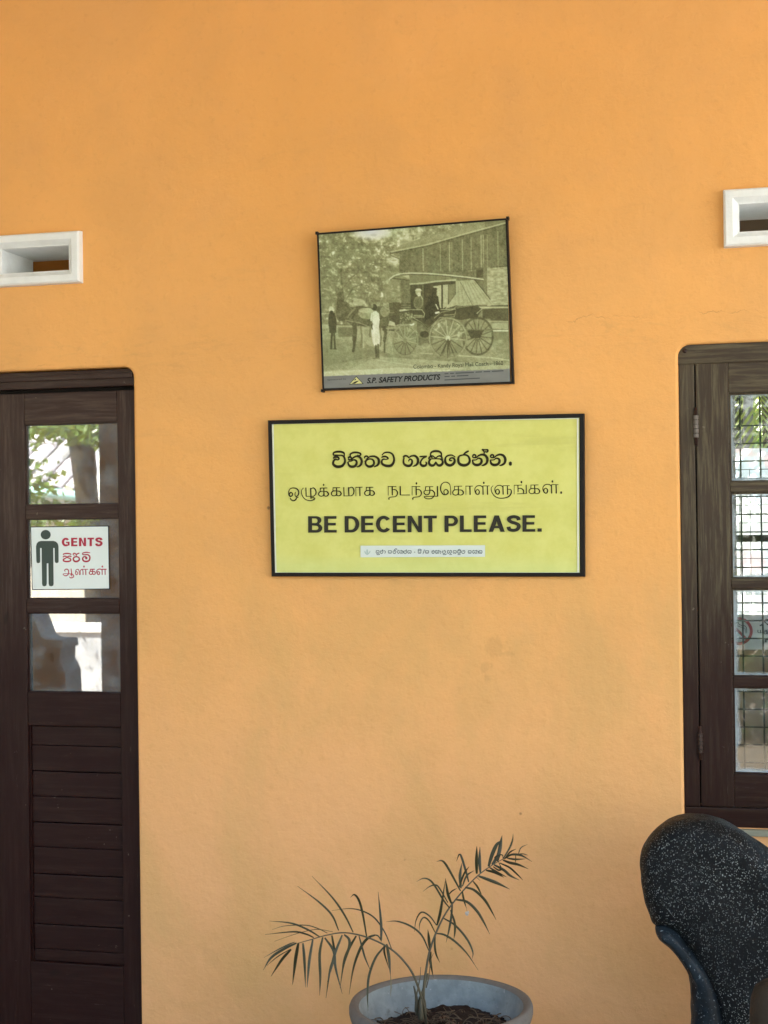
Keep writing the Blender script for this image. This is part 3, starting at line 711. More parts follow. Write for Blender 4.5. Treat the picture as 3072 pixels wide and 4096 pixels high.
# plain bold grotesque capitals cut as flat shapes (unit cap height), counters as holes
def arc(cx, cy, rx, ry, a0, a1, n=14): return [(cx+rx*math.cos(R(a0+(a1-a0)*k/n)), cy+ry*math.sin(R(a0+(a1-a0)*k/n))) for k in range(n+1)]
def ribbon(pts, w):
    P = [np.array(p) for p in pts]; L, Rr = [], []
    for i in range(len(P)):
        t_ = P[min(i+1, len(P)-1)]-P[max(i-1, 0)]; t_ = t_/np.linalg.norm(t_); n_ = np.array([-t_[1], t_[0]]); L.append(tuple(P[i]+n_*w/2)); Rr.append(tuple(P[i]-n_*w/2))
    return L+Rr[::-1]
def glyph(ch, s=.19):
    h = s*.86; S = {}
    if ch == 'E': return .62, [[(0, 0), (.60, 0), (.60, h), (s, h), (s, .5-h*.42), (.56, .5-h*.42), (.56, .5+h*.55), (s, .5+h*.55), (s, 1-h), (.59, 1-h), (.59, 1), (0, 1)]]
    if ch == 'L': return .57, [[(0, 0), (.56, 0), (.56, h), (s, h), (s, 1), (0, 1)]]
    if ch == 'T': return .62, [[(.31-s/2, 0), (.31+s/2, 0), (.31+s/2, 1-h), (.62, 1-h), (.62, 1), (0, 1), (0, 1-h), (.31-s/2, 1-h)]]
    if ch == 'N': return .68, [[(0, 0), (s*.95, 0), (s*.95, .66), (.68-s, 0), (.68, 0), (.68, 1), (.68-s*.95, 1), (.68-s*.95, .34), (s, 1), (0, 1)]]
    if ch == 'A': return .76, [[(0, 0), (.205, 0), (.275, .22), (.485, .22), (.555, 0), (.76, 0), (.485, 1), (.275, 1)], [(.318, .365), (.442, .365), (.38, .64)]]
    if ch == 'D': return .70, [[(0, 0)]+arc(.33, .5, .37, .5, -90, 90)+[(0, 1)], [(s, h)]+arc(.31, .5, .37-s+.02, .5-h, -90, 90)+[(s, 1-h)]]
    if ch == 'P': return .64, [[(0, 0), (s, 0), (s, .36)]+arc(.36, .68, .28, .32, -90, 90)+[(0, 1)], [(s, .36+h)]+arc(.34, .68, .28-s+.03, .32-h, -90, 90)+[(s, 1-h)]]
    if ch == 'B': return .68, [[(0, 0)]+arc(.40, .275, .28, .275, -90, 62)+arc(.38, .755, .26, .245, -48, 90)+[(0, 1)], [(s, h)]+arc(.38, .29, .28-s+.02, .29-h, -90, 90, 8)+[(s, .42+.01)], [(s, .58)]+arc(.36, .72, .26-s+.02, .14, -90, 90, 8)+[(s, .86)]]
    if ch == 'C': return .72, [ribbon(arc(.37, .5, .37-s/2, .51-s/2, 38, 322, 36), s)]
    if ch == 'G':
        L = ribbon(arc(.38, .5, .38-s/2, .51-s/2, 38, 300, 34), s); n = len(L)//2
        return .76, [L[:n]+[(.745, .12), (.745, .54), (.40, .54), (.40, .38), (.56, .38), (.56, .24)]+L[n:]]
    if ch == 'S': return .66, [ribbon(catmull([(.575, .70), (.52, .86), (.33, .915), (.14, .84), (.12, .70), (.24, .585), (.42, .52), (.55, .42), (.565, .27), (.48, .135), (.32, .085), (.14, .14), (.085, .31)], 5), s)]
    if ch == '.': return .20, [[(0, 0), (.2, 0), (.2, .2), (0, .2)]]
    return .19, []
def block_text(name, txt, A, B, cap, surf, mat, parent, s=.19, gapw=.085, off=.0006):
    x = 0; cu = bpy.data.curves.new('b', 'CURVE'); cu.dimensions = '2D'; cu.fill_mode = 'BOTH'; cu.extrude = .004
    for ch in txt:
        w, loops = glyph(ch, s)
        for lo in loops:
            if not lo: continue
            sp = cu.splines.new('POLY'); sp.points.add(len(lo)-1)
            for i, p in enumerate(lo): sp.points[i].co = (float(p[0])+x, float(p[1]), 0, 1)
            sp.use_cyclic_u = True
        x += w+gapw
    x1 = x-gapw
    o = bpy.data.objects.new('b', cu); COL.objects.link(o)
    dg = bpy.context.evaluated_depsgraph_get(); me = bpy.data.meshes.new_from_object(o.evaluated_get(dg)); bpy.data.objects.remove(o); bpy.data.curves.remove(cu)
    A = np.array(A, float); ux = np.array(B, float)-A; un = ux/np.linalg.norm(ux); up = np.array([un[1], -un[0]])
    for v_ in me.vertices:
        q = A+ux*v_.co.x/x1+up*cap*v_.co.y; w = surf(q[0], q[1]); v_.co = (w[0], w[1]-off-v_.co.z*.02, w[2])
    me.update(); return link(name, me, mat, parent)
q = 1330/1659
block_text('english_lettering', 'BE DECENT PLEASE.', (1050+231*q, 1620+638*q), (1050+1396*q, 1620+633*q), 82*q, YS, M['inkgrey'], ysg, .19)
# donor's sticker
stc = [(781*K, 1179*K), (1050*K, 1178*K), (1050*K, 1203*K), (781*K, 1204*K)]
st3 = [YS(*p)+np.array([0, -.0012, 0]) for p in stc]
M['sticker'] = simple('pale_sticker_paper', (.66, .72, .66), .5, .06, 30, .1)
grid_panel('sticker', st3, 12, 3, M['sticker'], ysg)
class Off:
    def __init__(s, b, d): s.b = b; s.d = np.array([0, -d, 0]); s.mpp = b.mpp
    def __call__(s, x, y): return s.b(x, y)+s.d
YO = Off(YS, .0016)
def c_(x, y, w_, h_): return [(x, y+h_*.4), (x+w_*.15, y+h_*.1), (x+w_*.5, y), (x+w_*.9, y+h_*.25), (x+w_, y+h_*.6), (x+w_*.75, y+h_*.95), (x+w_*.3, y+h_), (x+w_*.05, y+h_*.75)]
tiny = []
def g_sa(x, w_=75): return [[(x, 205), (x+w_, 205)], [(x+8, 205), (x, 245), (x+22, 270), (x+w_*.5, 250), (x+w_*.75, 270), (x+w_, 240), (x+w_-6, 205)]]
def g_ka(x, w_=95): return [[(x, 210), (x+20, 195), (x+w_*.5, 215), (x+w_-12, 195), (x+w_, 215)], [(x+6, 215), (x, 245), (x+25, 272), (x+w_*.5, 245), (x+w_-25, 272), (x+w_, 240), (x+w_-8, 215)]]
def g_o(x, w_=80): return [[(x+w_*.2, 200), (x, 235), (x+w_*.3, 272), (x+w_*.8, 265), (x+w_, 225), (x+w_*.7, 195), (x+w_*.45, 225)]]
t1 = g_sa(485, 75)+[[(500, 300), (560, 300), (575, 280)]]+g_o(590, 65)+[[(640, 180), (660, 200)], [(680, 200), (715, 225), (700, 270)]]+g_sa(785, 80)+g_o(900, 75)+[[(930, 190), (975, 155), (1000, 180)]]+g_ka(1015, 110)+[[(1130, 205), (1160, 230), (1140, 275)]]+g_o(1170, 70)+[[(1215, 205), (1240, 180)]]+g_sa(1265, 85)+[[(1425, 240), (1445, 240)]]+g_sa(1520, 70)+[[(1515, 200), (1535, 170), (1585, 172), (1600, 200)]]+[[(1640, 280), (1675, 180)]]
t2 = g_sa(100, 80)+g_o(260, 60)+g_ka(345, 90)+[[(450, 205), (485, 235), (465, 275)]]+g_o(520, 75)+[[(530, 300), (600, 300), (615, 280)]]+g_ka(640, 100)+[[(690, 300), (750, 300)]]+g_sa(780, 80)+g_sa(890, 75)+[[(895, 200), (930, 170), (970, 195)], [(895, 300), (960, 300)]]+g_o(990, 80)+g_sa(1150, 75)+g_ka(1260, 105)+[[(1380, 205), (1405, 235), (1390, 275)]]+g_sa(1415, 75)
mb = MB(); strokes(mb, t1, (1430, 2170), 270/1659, YO, dw=17); strokes(mb, t2, (1690, 2170), 270/1659, YO, dw=17); mb.build('sticker_lettering', simple('grey_sticker_ink', (.10, .13, .13), .6), ysg, True)
mb = MB(); strokes(mb, [[(205, 215, 22), (225, 265, 26), (262, 300, 22)], [(262, 175, 22), (266, 215, 40), (264, 285, 20)], [(340, 215, 20), (310, 262, 26), (270, 300, 22)]], (1430, 2170), 270/1659, YO); mb.build('sticker_emblem', simple('pale_teal_ink', (.40, .52, .46), .6), ysg, True)

# ------------------------------------------------------------------ old photograph print
pc = [(684*K, 503*K), (1096*K, 470.5*K), (1110*K, 828.5*K), (696*K, 843.5*K)]
pic, pw, pi_ = framed('framed_picture', pc, -.050, -.020, .0065, 'framed olive-toned old print of a horse-drawn mail coach hung crooked above the yellow sign', 'picture', None, .022, 'print', M['blackframe'])
def PX(x, y): return (1240+x*.5184, 840+y*.5184)     # coordinates measured on the enlarged picture
ppx = [PX(57, 178), PX(1514, 75), PX(1545, 1330), PX(97, 1383)]
pin = [W(*ppx[0], -.0485), W(*ppx[1], -.0485), W(*ppx[2], -.0185), W(*ppx[3], -.0185)]
PS = Surf(ppx, pin)
def paint_picture():
    H, Wd = 733, 830
    yy, xx = np.mgrid[0:H, 0:Wd].astype(np.float32); X = xx*2; Y = yy*2      # crop coordinates
    def vnoise(sx, sy, seed):
        r = np.random.default_rng(seed); gh, gw = int(H*2/sy)+3, int(Wd*2/sx)+3
        g = r.random((gh, gw)).astype(np.float32); u = X/sx; v = Y/sy; i = u.astype(int); j = v.astype(int); fu = u-i; fv = v-j
        fu = fu*fu*(3-2*fu); fv = fv*fv*(3-2*fv)
        return (g[j, i]*(1-fu)+g[j, i+1]*fu)*(1-fv)+(g[j+1, i]*(1-fu)+g[j+1, i+1]*fu)*fv
    def fbm(s, seed, sx=1, o=4): return sum(vnoise(s*sx/2**k, s/2**k, seed+k)*.5**k for k in range(o))/sum(.5**k for k in range(o))
    T_ = np.full((H, Wd), .5, np.float32)
    def put(mask, val, a=1.0): nonlocal T_; T_ = T_*(1-mask*a)+val*mask*a
    def poly(pts, val, a=1.0, soft=1.5):
        P = np.array(pts, float); ins = np.zeros((H, Wd), bool); n = len(P); dmin = None
        for k in range(n):
            x1, y1 = P[k]; x2, y2 = P[(k+1) % n]
            c = ((y1 > Y) != (y2 > Y)) & (X < (x2-x1)*(Y-y1)/((y2-y1) if y2 != y1 else 1e-9)+x1); ins ^= c
        put(ins.astype(np.float32), val, a)
    def line(pts, w, val, a=1.0):
        for (x1, y1), (x2, y2) in zip(pts[:-1], pts[1:]):
            dx, dy = x2-x1, y2-y1; L = dx*dx+dy*dy+1e-6; t = np.clip(((X-x1)*dx+(Y-y1)*dy)/L, 0, 1)
            d = np.hypot(X-x1-t*dx, Y-y1-t*dy); put(np.clip((w/2-d)/1.5+.5, 0, 1), val, a)
    def ring(cx, cy, rx, ry, w, val, a=1.0, a0=None):
        d = np.abs(np.hypot((X-cx)/rx, (Y-cy)/ry)-1)*min(rx, ry); put(np.clip((w/2-d)/1.5+.5, 0, 1), val, a)
    def ell(cx, cy, rx, ry, val, a=1.0):
        d = (1-np.hypot((X-cx)/rx, (Y-cy)/ry))*min(rx, ry); put(np.clip(d/1.5+.5, 0, 1), val, a)
    f1 = fbm(60, 1); f2 = fbm(22, 9); f3 = fbm(9, 20); f4 = fbm(14, 31)
    fol = .30+.30*f1+.25*(f2-.5)
    fol = fol+np.clip((f2-.58)*5, 0, 1)*.38*np.clip((f1-.30)*4, 0, 1)+(f3-.5)*.18
    T_ = fol.copy()
    # sky gap
    sky_ = np.clip(1-np.hypot((X-470)/190, (Y-170)/90), 0, 1); T_ = T_+(.93-T_)*np.clip(sky_*2.2+(f2-.5)*1.2*(sky_ > 0), 0, 1)
    m = np.clip(1-np.hypot((X-760)/190, (Y-190)/95), 0, 1); T_ = T_+(.80-T_)*np.clip(m*1.3*(f2*2-.35), 0, 1)
    m = np.clip(1-np.hypot((X-640)/60, (Y-390)/55), 0, 1); T_ = T_+(.85-T_)*np.clip(m*2.5*f2, 0, 1)
    m = (X < 420) & (Y > 560) & (Y < 800); put(m.astype(np.float32), .33+.15*f2, .5)
    m = (X > 560) & (X < 720) & (Y > 480) & (Y < 760); put(m.astype(np.float32), .50+.25*(f2-.5), .8)
    line([(262, 740), (252, 640), (240, 520), (238, 450)], 9, .22, .55); line([(250, 610), (300, 540), (370, 480)], 6, .22, .5); line([(262, 720), (330, 600), (400, 575)], 7, .22, .5)
    for _ in range(70):
        x, y = RNG.uniform(70, 680), RNG.uniform(200, 640); ell(x, y, RNG.uniform(4, 13), RNG.uniform(3, 8), .82, .6)
    for _ in range(60):
        x, y = RNG.uniform(70, 680), RNG.uniform(180, 700); ell(x, y, RNG.uniform(8, 26), RNG.uniform(6, 16), .26, .45)
    # building
    poly([(620, 322), (900, 270), (1180, 190), (1530, 95), (1530, 760), (700, 760), (690, 340)], .35+.0)
    roof = [(640, 300), (760, 250), (900, 205), (1150, 130), (1300, 75), (1530, 60), (1530, 100), (1180, 190), (900, 268), (620, 322)]
    poly(roof, .50); poly([(1350, 60), (1530, 60), (1530, 330), (1450, 250), (1350, 130)], .28, .6)
    for k in range(60): x = 640+k*15; y = 318-(x-620)*.225; line([(x, y-14), (x+30, y-50)], 4, .66, .35)
    line([(612, 325), (900, 268), (1180, 188), (1520, 96)], 9, .70); line([(615, 336), (900, 281), (1180, 201), (1520, 110)], 6, .20, .8)
    line([(615, 325), (618, 350), (690, 380), (690, 490)], 7, .28)
    T_ = np.where((X > 690) & (Y > 130+0*X) & (Y < 760) & (T_ < .4), T_+(f4-.5)*.16+(vnoise(8, 60, 77)-.5)*.06, T_)
    for x, w, v in ((868, 8, .62), (935, 4, .45), (1002, 8, .55), (1072, 10, .62), (1090, 6, .5), (1172, 9, .6), (1240, 8, .58), (1318, 10, .6), (1335, 8, .6), (1365, 6, .55), (1448, 10, .52)):
        yt = 335-(x-620)*.225; line([(x, yt+20), (x+3, 470 if x < 1300 else 440)], w, v, .85)
    line([(1090, 478), (1300, 452), (1530, 432)], 5, .2, .8); poly([(1365, 450), (1530, 438), (1530, 740), (1372, 735)], .62)
    T_ = np.where((X > 1365) & (X < 1530) & (Y > 445) & (Y < 740), .60+(vnoise(26, 11, 5)-.5)*.28, T_)
    poly([(1282, 462), (1335, 455), (1335, 522), (1282, 520)], .20); line([(1350, 420), (1352, 640)], 26, .38)
    # background fence, ground
    g0 = .50+.22*(fbm(90, 55, 3)-.5)+.16*(fbm(16, 60, 2)-.5)
    m = ((Y > 900-(X < 600)*20) & (X < 640)) | (Y > 1000); T_ = np.where(m, g0, T_)
    m = (X > 1180) & (Y > 740) & (Y <= 1000); T_ = np.where(m, .36+.1*f2, T_)
    line([(1300, 752), (1530, 752)], 8, .75); line([(1400, 740), (1530, 738)], 8, .15); poly([(1330, 765), (1530, 760), (1530, 855), (1330, 850)], .22)
    line([(1350, 860), (1530, 862)], 6, .6); poly([(1400, 875), (1530, 870), (1530, 922), (1400, 915)], .60); line([(1410, 932), (1530, 932)], 10, .85)
    poly([(90, 890), (330, 890), (330, 910), (90, 915)], .62, .8); poly([(215, 905), (330, 905), (330, 975), (220, 980)], .30, .7); line([(80, 800), (150, 800)], 8, .7, .7)
    poly([(330, 905), (640, 920), (640, 1120), (330, 1000)], .64, .55)
    poly([(90, 1210), (500, 1130), (1540, 1200), (1540, 1260), (95, 1290)], .68, .6); poly([(90, 1250), (700, 1215), (1100, 1235), (1000, 1262), (100, 1295)], .82, .6)
    poly([(90, 990), (420, 1010), (520, 1130), (300, 1230), (95, 1240)], .42, .45); line([(520, 1160), (900, 1215), (1200, 1225)], 7, .75, .6)
    line([(1080, 1120), (1400, 1140), (1540, 1160)], 9, .8, .6)
    # far wheel, rear
    def wheel(cx, cy, rx, ry, w, rimv, spv, n, sw=7, a0=0.1):
        ell(cx, cy, rx, ry, .40, .35)
        ring(cx, cy, rx, ry, w, rimv); ring(cx, cy, rx-w*.5, ry-w*.5, 4, .2, .7)
        for k in range(n):
            a = a0+2*math.pi*k/n; line([(cx+.12*rx*math.cos(a), cy+.12*ry*math.sin(a)), (cx+.93*rx*math.cos(a), cy+.93*ry*math.sin(a))], sw, spv if math.sin(a) < .2 else min(spv, .25), .95)
        ell(cx, cy, rx*.16, ry*.16, .42)
    poly([(1210, 840), (1390, 840), (1400, 1010), (1330, 1090), (1210, 1090)], .62, .6)
    wheel(1292, 975, 118, 142, 13, .25, .26, 16, 8); line([(1180, 925), (1410, 925)], 9, .35); poly([(1210, 930), (1340, 930), (1310, 990), (1240, 990)], .18)
    # coach body
    poly([(770, 565), (1120, 540), (1130, 760), (1290, 735), (1325, 770), (1290, 830), (1160, 850), (1020, 830), (940, 900), (905, 930), (850, 870), (790, 850), (775, 770)], .17)
    poly([(948, 590), (1010, 580), (1010, 760), (985, 740), (975, 650), (950, 640)], .70); poly([(1024, 580), (1062, 575), (1062, 740), (1024, 760)], .66); poly([(1068, 575), (1118, 570), (1118, 650), (1068, 720)], .40)
    line([(1018, 575), (1018, 765)], 7, .12); line([(1064, 570), (1064, 690)], 6, .3)
    poly([(1122, 548), (1262, 540), (1330, 620), (1415, 728), (1250, 735), (1170, 742), (1130, 735), (1045, 762), (1120, 660)], .62)
    for k in range(16):
        x = 1130+k*9; line([(x, 556), (x+k*9, 728)], 3, .44 if k % 2 else .72, .7)
    line([(1160, 560), (1250, 732)], 5, .35); line([(1045, 762), (1122, 655)], 6, .7)
    poly([(770, 505), (1000, 505), (1130, 530), (1125, 548), (960, 555), (770, 566)], .40); line([(770, 572), (870, 566), (960, 552), (1120, 540)], 12, .72, .9)
    poly([(615, 530), (700, 500), (770, 503), (765, 545), (690, 532)], .46); line([(640, 528), (760, 543)], 10, .25); poly([(690, 503), (762, 503), (762, 530)], .72, .8)
    line([(607, 538), (640, 510), (690, 492), (780, 487), (900, 490), (1050, 502), (1200, 518), (1335, 536)], 9, .80); line([(615, 540), (660, 512), (780, 497), (1000, 506), (1200, 526), (1330, 544)], 5, .18, .8)
    line([(1270, 540), (1390, 690)], 6, .18)
    line([(692, 520), (694, 640)], 4, .35, .8); line([(704, 535), (712, 725)], 8, .32)
    poly([(605, 715), (690, 712), (690, 792), (612, 790)], .24); poly([(690, 720), (775, 722), (778, 762), (690, 765)], .22); line([(690, 777), (775, 775)], 10, .85, .9)
    for y in (735, 752): line([(700, y), (772, y)], 4, .6, .8)
    # gold lining
    line([(775, 770), (860, 770), (880, 800), (875, 825), (790, 828), (778, 800), (775, 770)], 5, .7, .9); line([(800, 815), (862, 815)], 9, .75, .6)
    line([(790, 830), (860, 870), (905, 920), (935, 895), (1000, 830), (1110, 825), (1122, 780)], 5, .62, .9); line([(955, 835), (1010, 790), (1100, 770), (1125, 745)], 5, .62, .9); line([(1030, 812), (1105, 808)], 8, .6, .7)
    line([(1005, 770), (1120, 765)], 5, .7); line([(1285, 800), (1330, 758), (1400, 755)], 5, .72)
    # front works
    poly([(600, 800), (780, 770), (790, 850), (700, 880), (610, 900)], .22); T_ = np.where((X > 690) & (X < 790) & (Y > 790) & (Y < 880), .25+.5*np.clip((f3-.5)*3, 0, 1), T_)
    poly([(600, 850), (650, 870), (655, 895), (600, 890)], .72); line([(560, 925), (680, 930)], 12, .2); line([(560, 912), (690, 910)], 5, .6)
    poly([(820, 850), (930, 900), (950, 1000), (900, 1060), (830, 1040)], .28, .75); ell(880, 960, 34, 26, .15); ell(890, 1050, 32, 22, .62, .6)
    wheel(730, 1008, 96, 118, 15, .50, .58, 14, 7, .2); wheel(1062, 990, 142, 152, 15, .52, .66, 14, 8, .1)
    ell(1062, 990, 20, 22, .75)
    for a in (1.2, 1.6, 2.0): line([(1062, 1000), (1062+140*math.cos(a), 990+150*math.sin(a))], 9, .2)
    line([(850, 1105), (940, 1110)], 10, .72, .6); poly([(1000, 1110), (1180, 1100), (1100, 1150), (1020, 1145)], .45, .5)
    # passengers
    ell(832, 632, 22, 26, .62); poly([(806, 622), (818, 608), (846, 606), (862, 624)], .78); ell(838, 652, 14, 16, .80); ell(832, 720, 36, 48, .30); ring(832, 715, 34, 44, 4, .55, .7); line([(850, 660), (866, 690)], 7, .7)
    poly([(778, 580), (870, 575), (870, 600), (778, 605)], .2, .6); line([(868, 580), (868, 760)], 6, .5, .7)
    ell(952, 632, 24, 28, .13); ell(958, 610, 22, 10, .10); poly([(915, 660), (985, 665), (1000, 760), (990, 800), (880, 860), (885, 740)], .10); line([(990, 790), (968, 795)], 14, .92); line([(968, 730), (985, 765)], 7, .9)
    # horses, groom and boy
    poly([(212, 640), (236, 632), (262, 700), (330, 742), (400, 742), (470, 752), (560, 742), (604, 775), (612, 850), (596, 905), (560, 915), (500, 905), (430, 900), (380, 895), (320, 890), (270, 850), (222, 860), (196, 820), (205, 720)], .27)
    ell(440, 800, 70, 44, .60, .8); ell(430, 776, 56, 20, .74, .6); ell(572, 785, 34, 40, .60, .6); ell(520, 860, 60, 34, .30, .6); ell(400, 860, 60, 26, .33, .5)
    ell(375, 712, 46, 26, .74, .7); ell(330, 735, 30, 16, .68, .5); ell(345, 690, 20, 12, .8, .5)
    T_ = np.where((X > 200) & (X < 612) & (Y > 690) & (Y < 915), T_+(f3-.5)*.16+(f2-.5)*.10, T_)
    line([(345, 758), (296, 812), (288, 830)], 12, .50, .7); line([(382, 752), (322, 838)], 6, .18, .7); line([(270, 850), (380, 872), (470, 908)], 5, .62, .8); line([(150, 885), (340, 888)], 7, .22, .8)
    for pts, w, v in (([(338, 880), (346, 930), (340, 1000)], 34, .21), ([(342, 990), (338, 1060), (332, 1088)], 22, .19), ([(388, 900), (398, 980), (390, 1062)], 11, .36), ([(408, 905), (412, 985), (410, 1062)], 9, .66), ([(570, 905), (580, 950), (572, 1010)], 24, .22), ([(572, 1005), (572, 1098)], 13, .22), ([(600, 900), (598, 980), (586, 1065)], 11, .55), ([(538, 905), (546, 985), (540, 1050)], 9, .32)):
        line(pts, w, v, .88)
    ell(165, 768, 22, 22, .80); ell(165, 790, 15, 14, .12); poly([(145, 800), (190, 795), (205, 860), (200, 950), (150, 950), (140, 860)], .16); line([(170, 940), (162, 1070)], 16, .16); line([(185, 940), (192, 1070)], 14, .17); line([(155, 1072), (205, 1074)], 6, .2)
    ell(493, 750, 22, 26, .15); ell(478, 742, 8, 16, .65, .6)
    poly([(482, 786), (508, 780), (530, 800), (535, 850), (528, 900), (536, 1000), (532, 1040), (495, 1056), (480, 1010), (470, 930), (484, 880), (470, 850)], .90)
    T_ = np.where((X > 470) & (X < 540) & (Y > 790) & (Y < 1055) & (T_ > .8), T_+(f3-.5)*.16, T_)
    line([(478, 810), (468, 880), (458, 960), (462, 978)], 13, .35); line([(476, 800), (470, 850)], 16, .86); line([(470, 885), (478, 920)], 8, .15)
    line([(505, 1050), (508, 1100), (512, 1140)], 17, .24); line([(522, 1040), (526, 1138)], 14, .28); line([(485, 1146), (530, 1144)], 8, .35)
    for _ in range(2):
        Tp = np.pad(T_, 1, mode='edge'); T_ = (Tp[:-2, 1:-1]+Tp[2:, 1:-1]+Tp[1:-1, :-2]+Tp[1:-1, 2:]+4*Tp[1:-1, 1:-1])/8
    T_ = T_+(fbm(5, 91)-.5)*.26+(fbm(26, 191)-.5)*.16
    T_ = np.clip(.5+(T_-.48)*1.0, 0, 1)
    # band at the foot
    base = 1283-(X-92)*(1283-1225)/(1538-92)*1.0
    band = Y > base
    # tone to colour (linear)
    keys = np.array([0, .25, .5, .75, 1.0]); sr = np.array([[50, 48, 34], [98, 96, 66], [144, 146, 106], [190, 194, 152], [226, 229, 206]])/255.
    lin = np.where(sr <= .04045, sr/12.92, ((sr+.055)/1.055)**2.4)
    Tc = np.clip(T_, 0, 1); rgb = np.stack([np.interp(Tc, keys, lin[:, k]) for k in range(3)], -1)
    tint = np.clip(fbm(160, 71)-.45, 0, .4)[..., None]; rgb = rgb*(1-tint*.5)+rgb*np.array([.75, 1.1, 1.0])*tint*.5
    sb = np.clip(1-np.hypot((X-470)/170, (Y-165)/75), 0, 1)[..., None]; rgb = rgb*(1-sb)+np.array([.60, .64, .66])*sb
    gcol = np.array([.20, .205, .185])*(0.85+.3*fbm(40, 83, 3)[..., None]); rgb = np.where(band[..., None], gcol, rgb)
    return rgb
RGB = paint_picture()
NX, NZ = 330, 272
vv, uu = np.mgrid[0:NZ+1, 0:NX+1]; uu = uu/NX; vv = vv/NZ
hi_ = np.linalg.inv(PS.h)
q = np.stack([uu.ravel(), vv.ravel(), np.ones(uu.size)]); s3 = hi_@q; sx = s3[0]/s3[2]; sy = s3[1]/s3[2]
cxp = (sx-1240)/.5184/2; cyp = (sy-840)/.5184/2
ci = np.clip(cxp, 0, 828); cj = np.clip(cyp, 0, 731); i0 = ci.astype(int); j0 = cj.astype(int); fu = (ci-i0)[:, None]; fv = (cj-j0)[:, None]
colr = (RGB[j0, i0]*(1-fu)+RGB[j0, i0+1]*fu)*(1-fv)+(RGB[j0+1, i0]*(1-fu)+RGB[j0+1, i0+1]*fu)*fv
a, b, c, d = PS.w3; U = uu.ravel()[:, None]; Vv = vv.ravel()[:, None]
pos = a*(1-U)*(1-Vv)+b*U*(1-Vv)+c*U*Vv+d*(1-U)*Vv
me = bpy.data.meshes.new('print'); nq = NX*NZ
jj, ii = np.mgrid[0:NZ, 0:NX]; base_ = (jj*(NX+1)+ii).ravel()
quads = np.stack([base_, base_+1, base_+NX+2, base_+NX+1], 1).ravel()
me.vertices.add(len(pos)); me.vertices.foreach_set('co', pos.ravel()); me.loops.add(nq*4); me.loops.foreach_set('vertex_index', quads.astype(np.int32))
me.polygons.add(nq); me.polygons.foreach_set('loop_start', np.arange(0, nq*4, 4, dtype=np.int32)); me.update(calc_edges=True)
ca = me.color_attributes.new('print', 'FLOAT_COLOR', 'POINT'); ca.data.foreach_set('color', np.concatenate([colr, np.ones((len(colr), 1))], 1).astype(np.float32).ravel())
t = NT('old_photo_print'); at = t.n('ShaderNodeAttribute'); at.attribute_name = 'print'
t.bsdf(at.outputs[0], .42, t.bump(t.noise(120, 3), .1, .001), Specular_IOR_Level=.12); M['print'] = t.m
link('printed_sheet', me, M['print'], pic)
for k in (0, 1, 3):
    c0 = pw[k]; po = MB(); po.box(c0[0]-.004, c0[0]+.004, c0[1]-.002, c0[1]+.02, c0[2]-.005, c0[2]+.004); po.build('frame_corner', M['blackframe'], pic)
M['capink'] = simple('dark_olive_ink', (.028, .030, .016), .6); M['blackink'] = simple('black_ink', (.010, .010, .010), .5)
M['fadeink'] = simple('faded_ink', (.075, .08, .08), .6)
text_on('caption', 'Colombo - Kandy Royal Mail Coach - 1860', PX(795, 1226), PX(1490, 1196), 33*.5184, PS, M['capink'], pic, 0)
text_on('sponsor_name', 'S.P. SAFETY PRODUCTS', PX(437, 1337), PX(1005, 1308), 42*.5184, PS, M['blackink'], pic, .03, .25)
text_on('sponsored_by', 'Sponsored by', PX(135, 1316), PX(278, 1308), 12*.5184, PS, M['fadeink'], pic, .006)
for nm, A, B, segs in (('address_line', (1035, 1264), (1505, 1240), (3, 3, 14, 5, 5, 9)), ('address_line', (1035, 1286), (1232, 1276), (4, 3, 9)), ('address_line', (1035, 1312), (1322, 1297), (24,))):
    mb = MB(); tot = sum(segs)+len(segs)*1.2; p = 0
    for sgm in segs:
        f0, f1 = p/tot, (p+sgm)/tot; p += sgm+1.2
        x0, y0 = A[0]+(B[0]-A[0])*f0, A[1]+(B[1]-A[1])*f0; x1, y1 = A[0]+(B[0]-A[0])*f1, A[1]+(B[1]-A[1])*f1
        o = np.array([0, -.0007, 0]); qd = [PS(*PX(x0, y0-4))+o, PS(*PX(x1, y1-4))+o, PS(*PX(x1, y1+4))+o, PS(*PX(x0, y0+4))+o]; mb.add(qd, [(0, 1, 2, 3)])
    mb.build(nm, M['fadeink'], pic)
def flat(name, pts, mat, off): 
    o = np.array([0, -off, 0]); link(name, mesh(name, [PS(*PX(*p))+o for p in pts], [tuple(range(len(pts)))]), mat, pic)
flat('logo_border', [(300, 1348), (355, 1282), (412, 1343)], M['blackink'], .0006)
flat('logo_triangle', [(308, 1343), (355, 1288), (403, 1339)], simple('pale_yellow_ink', (.62, .60, .25), .6), .0010)
flat('logo_stripe', [(318, 1340), (352, 1322), (378, 1316), (356, 1334), (345, 1340)], M['blackink'], .0014)
flat('logo_stripe', [(335, 1316), (350, 1300), (356, 1312)], M['fadeink'], .0014)

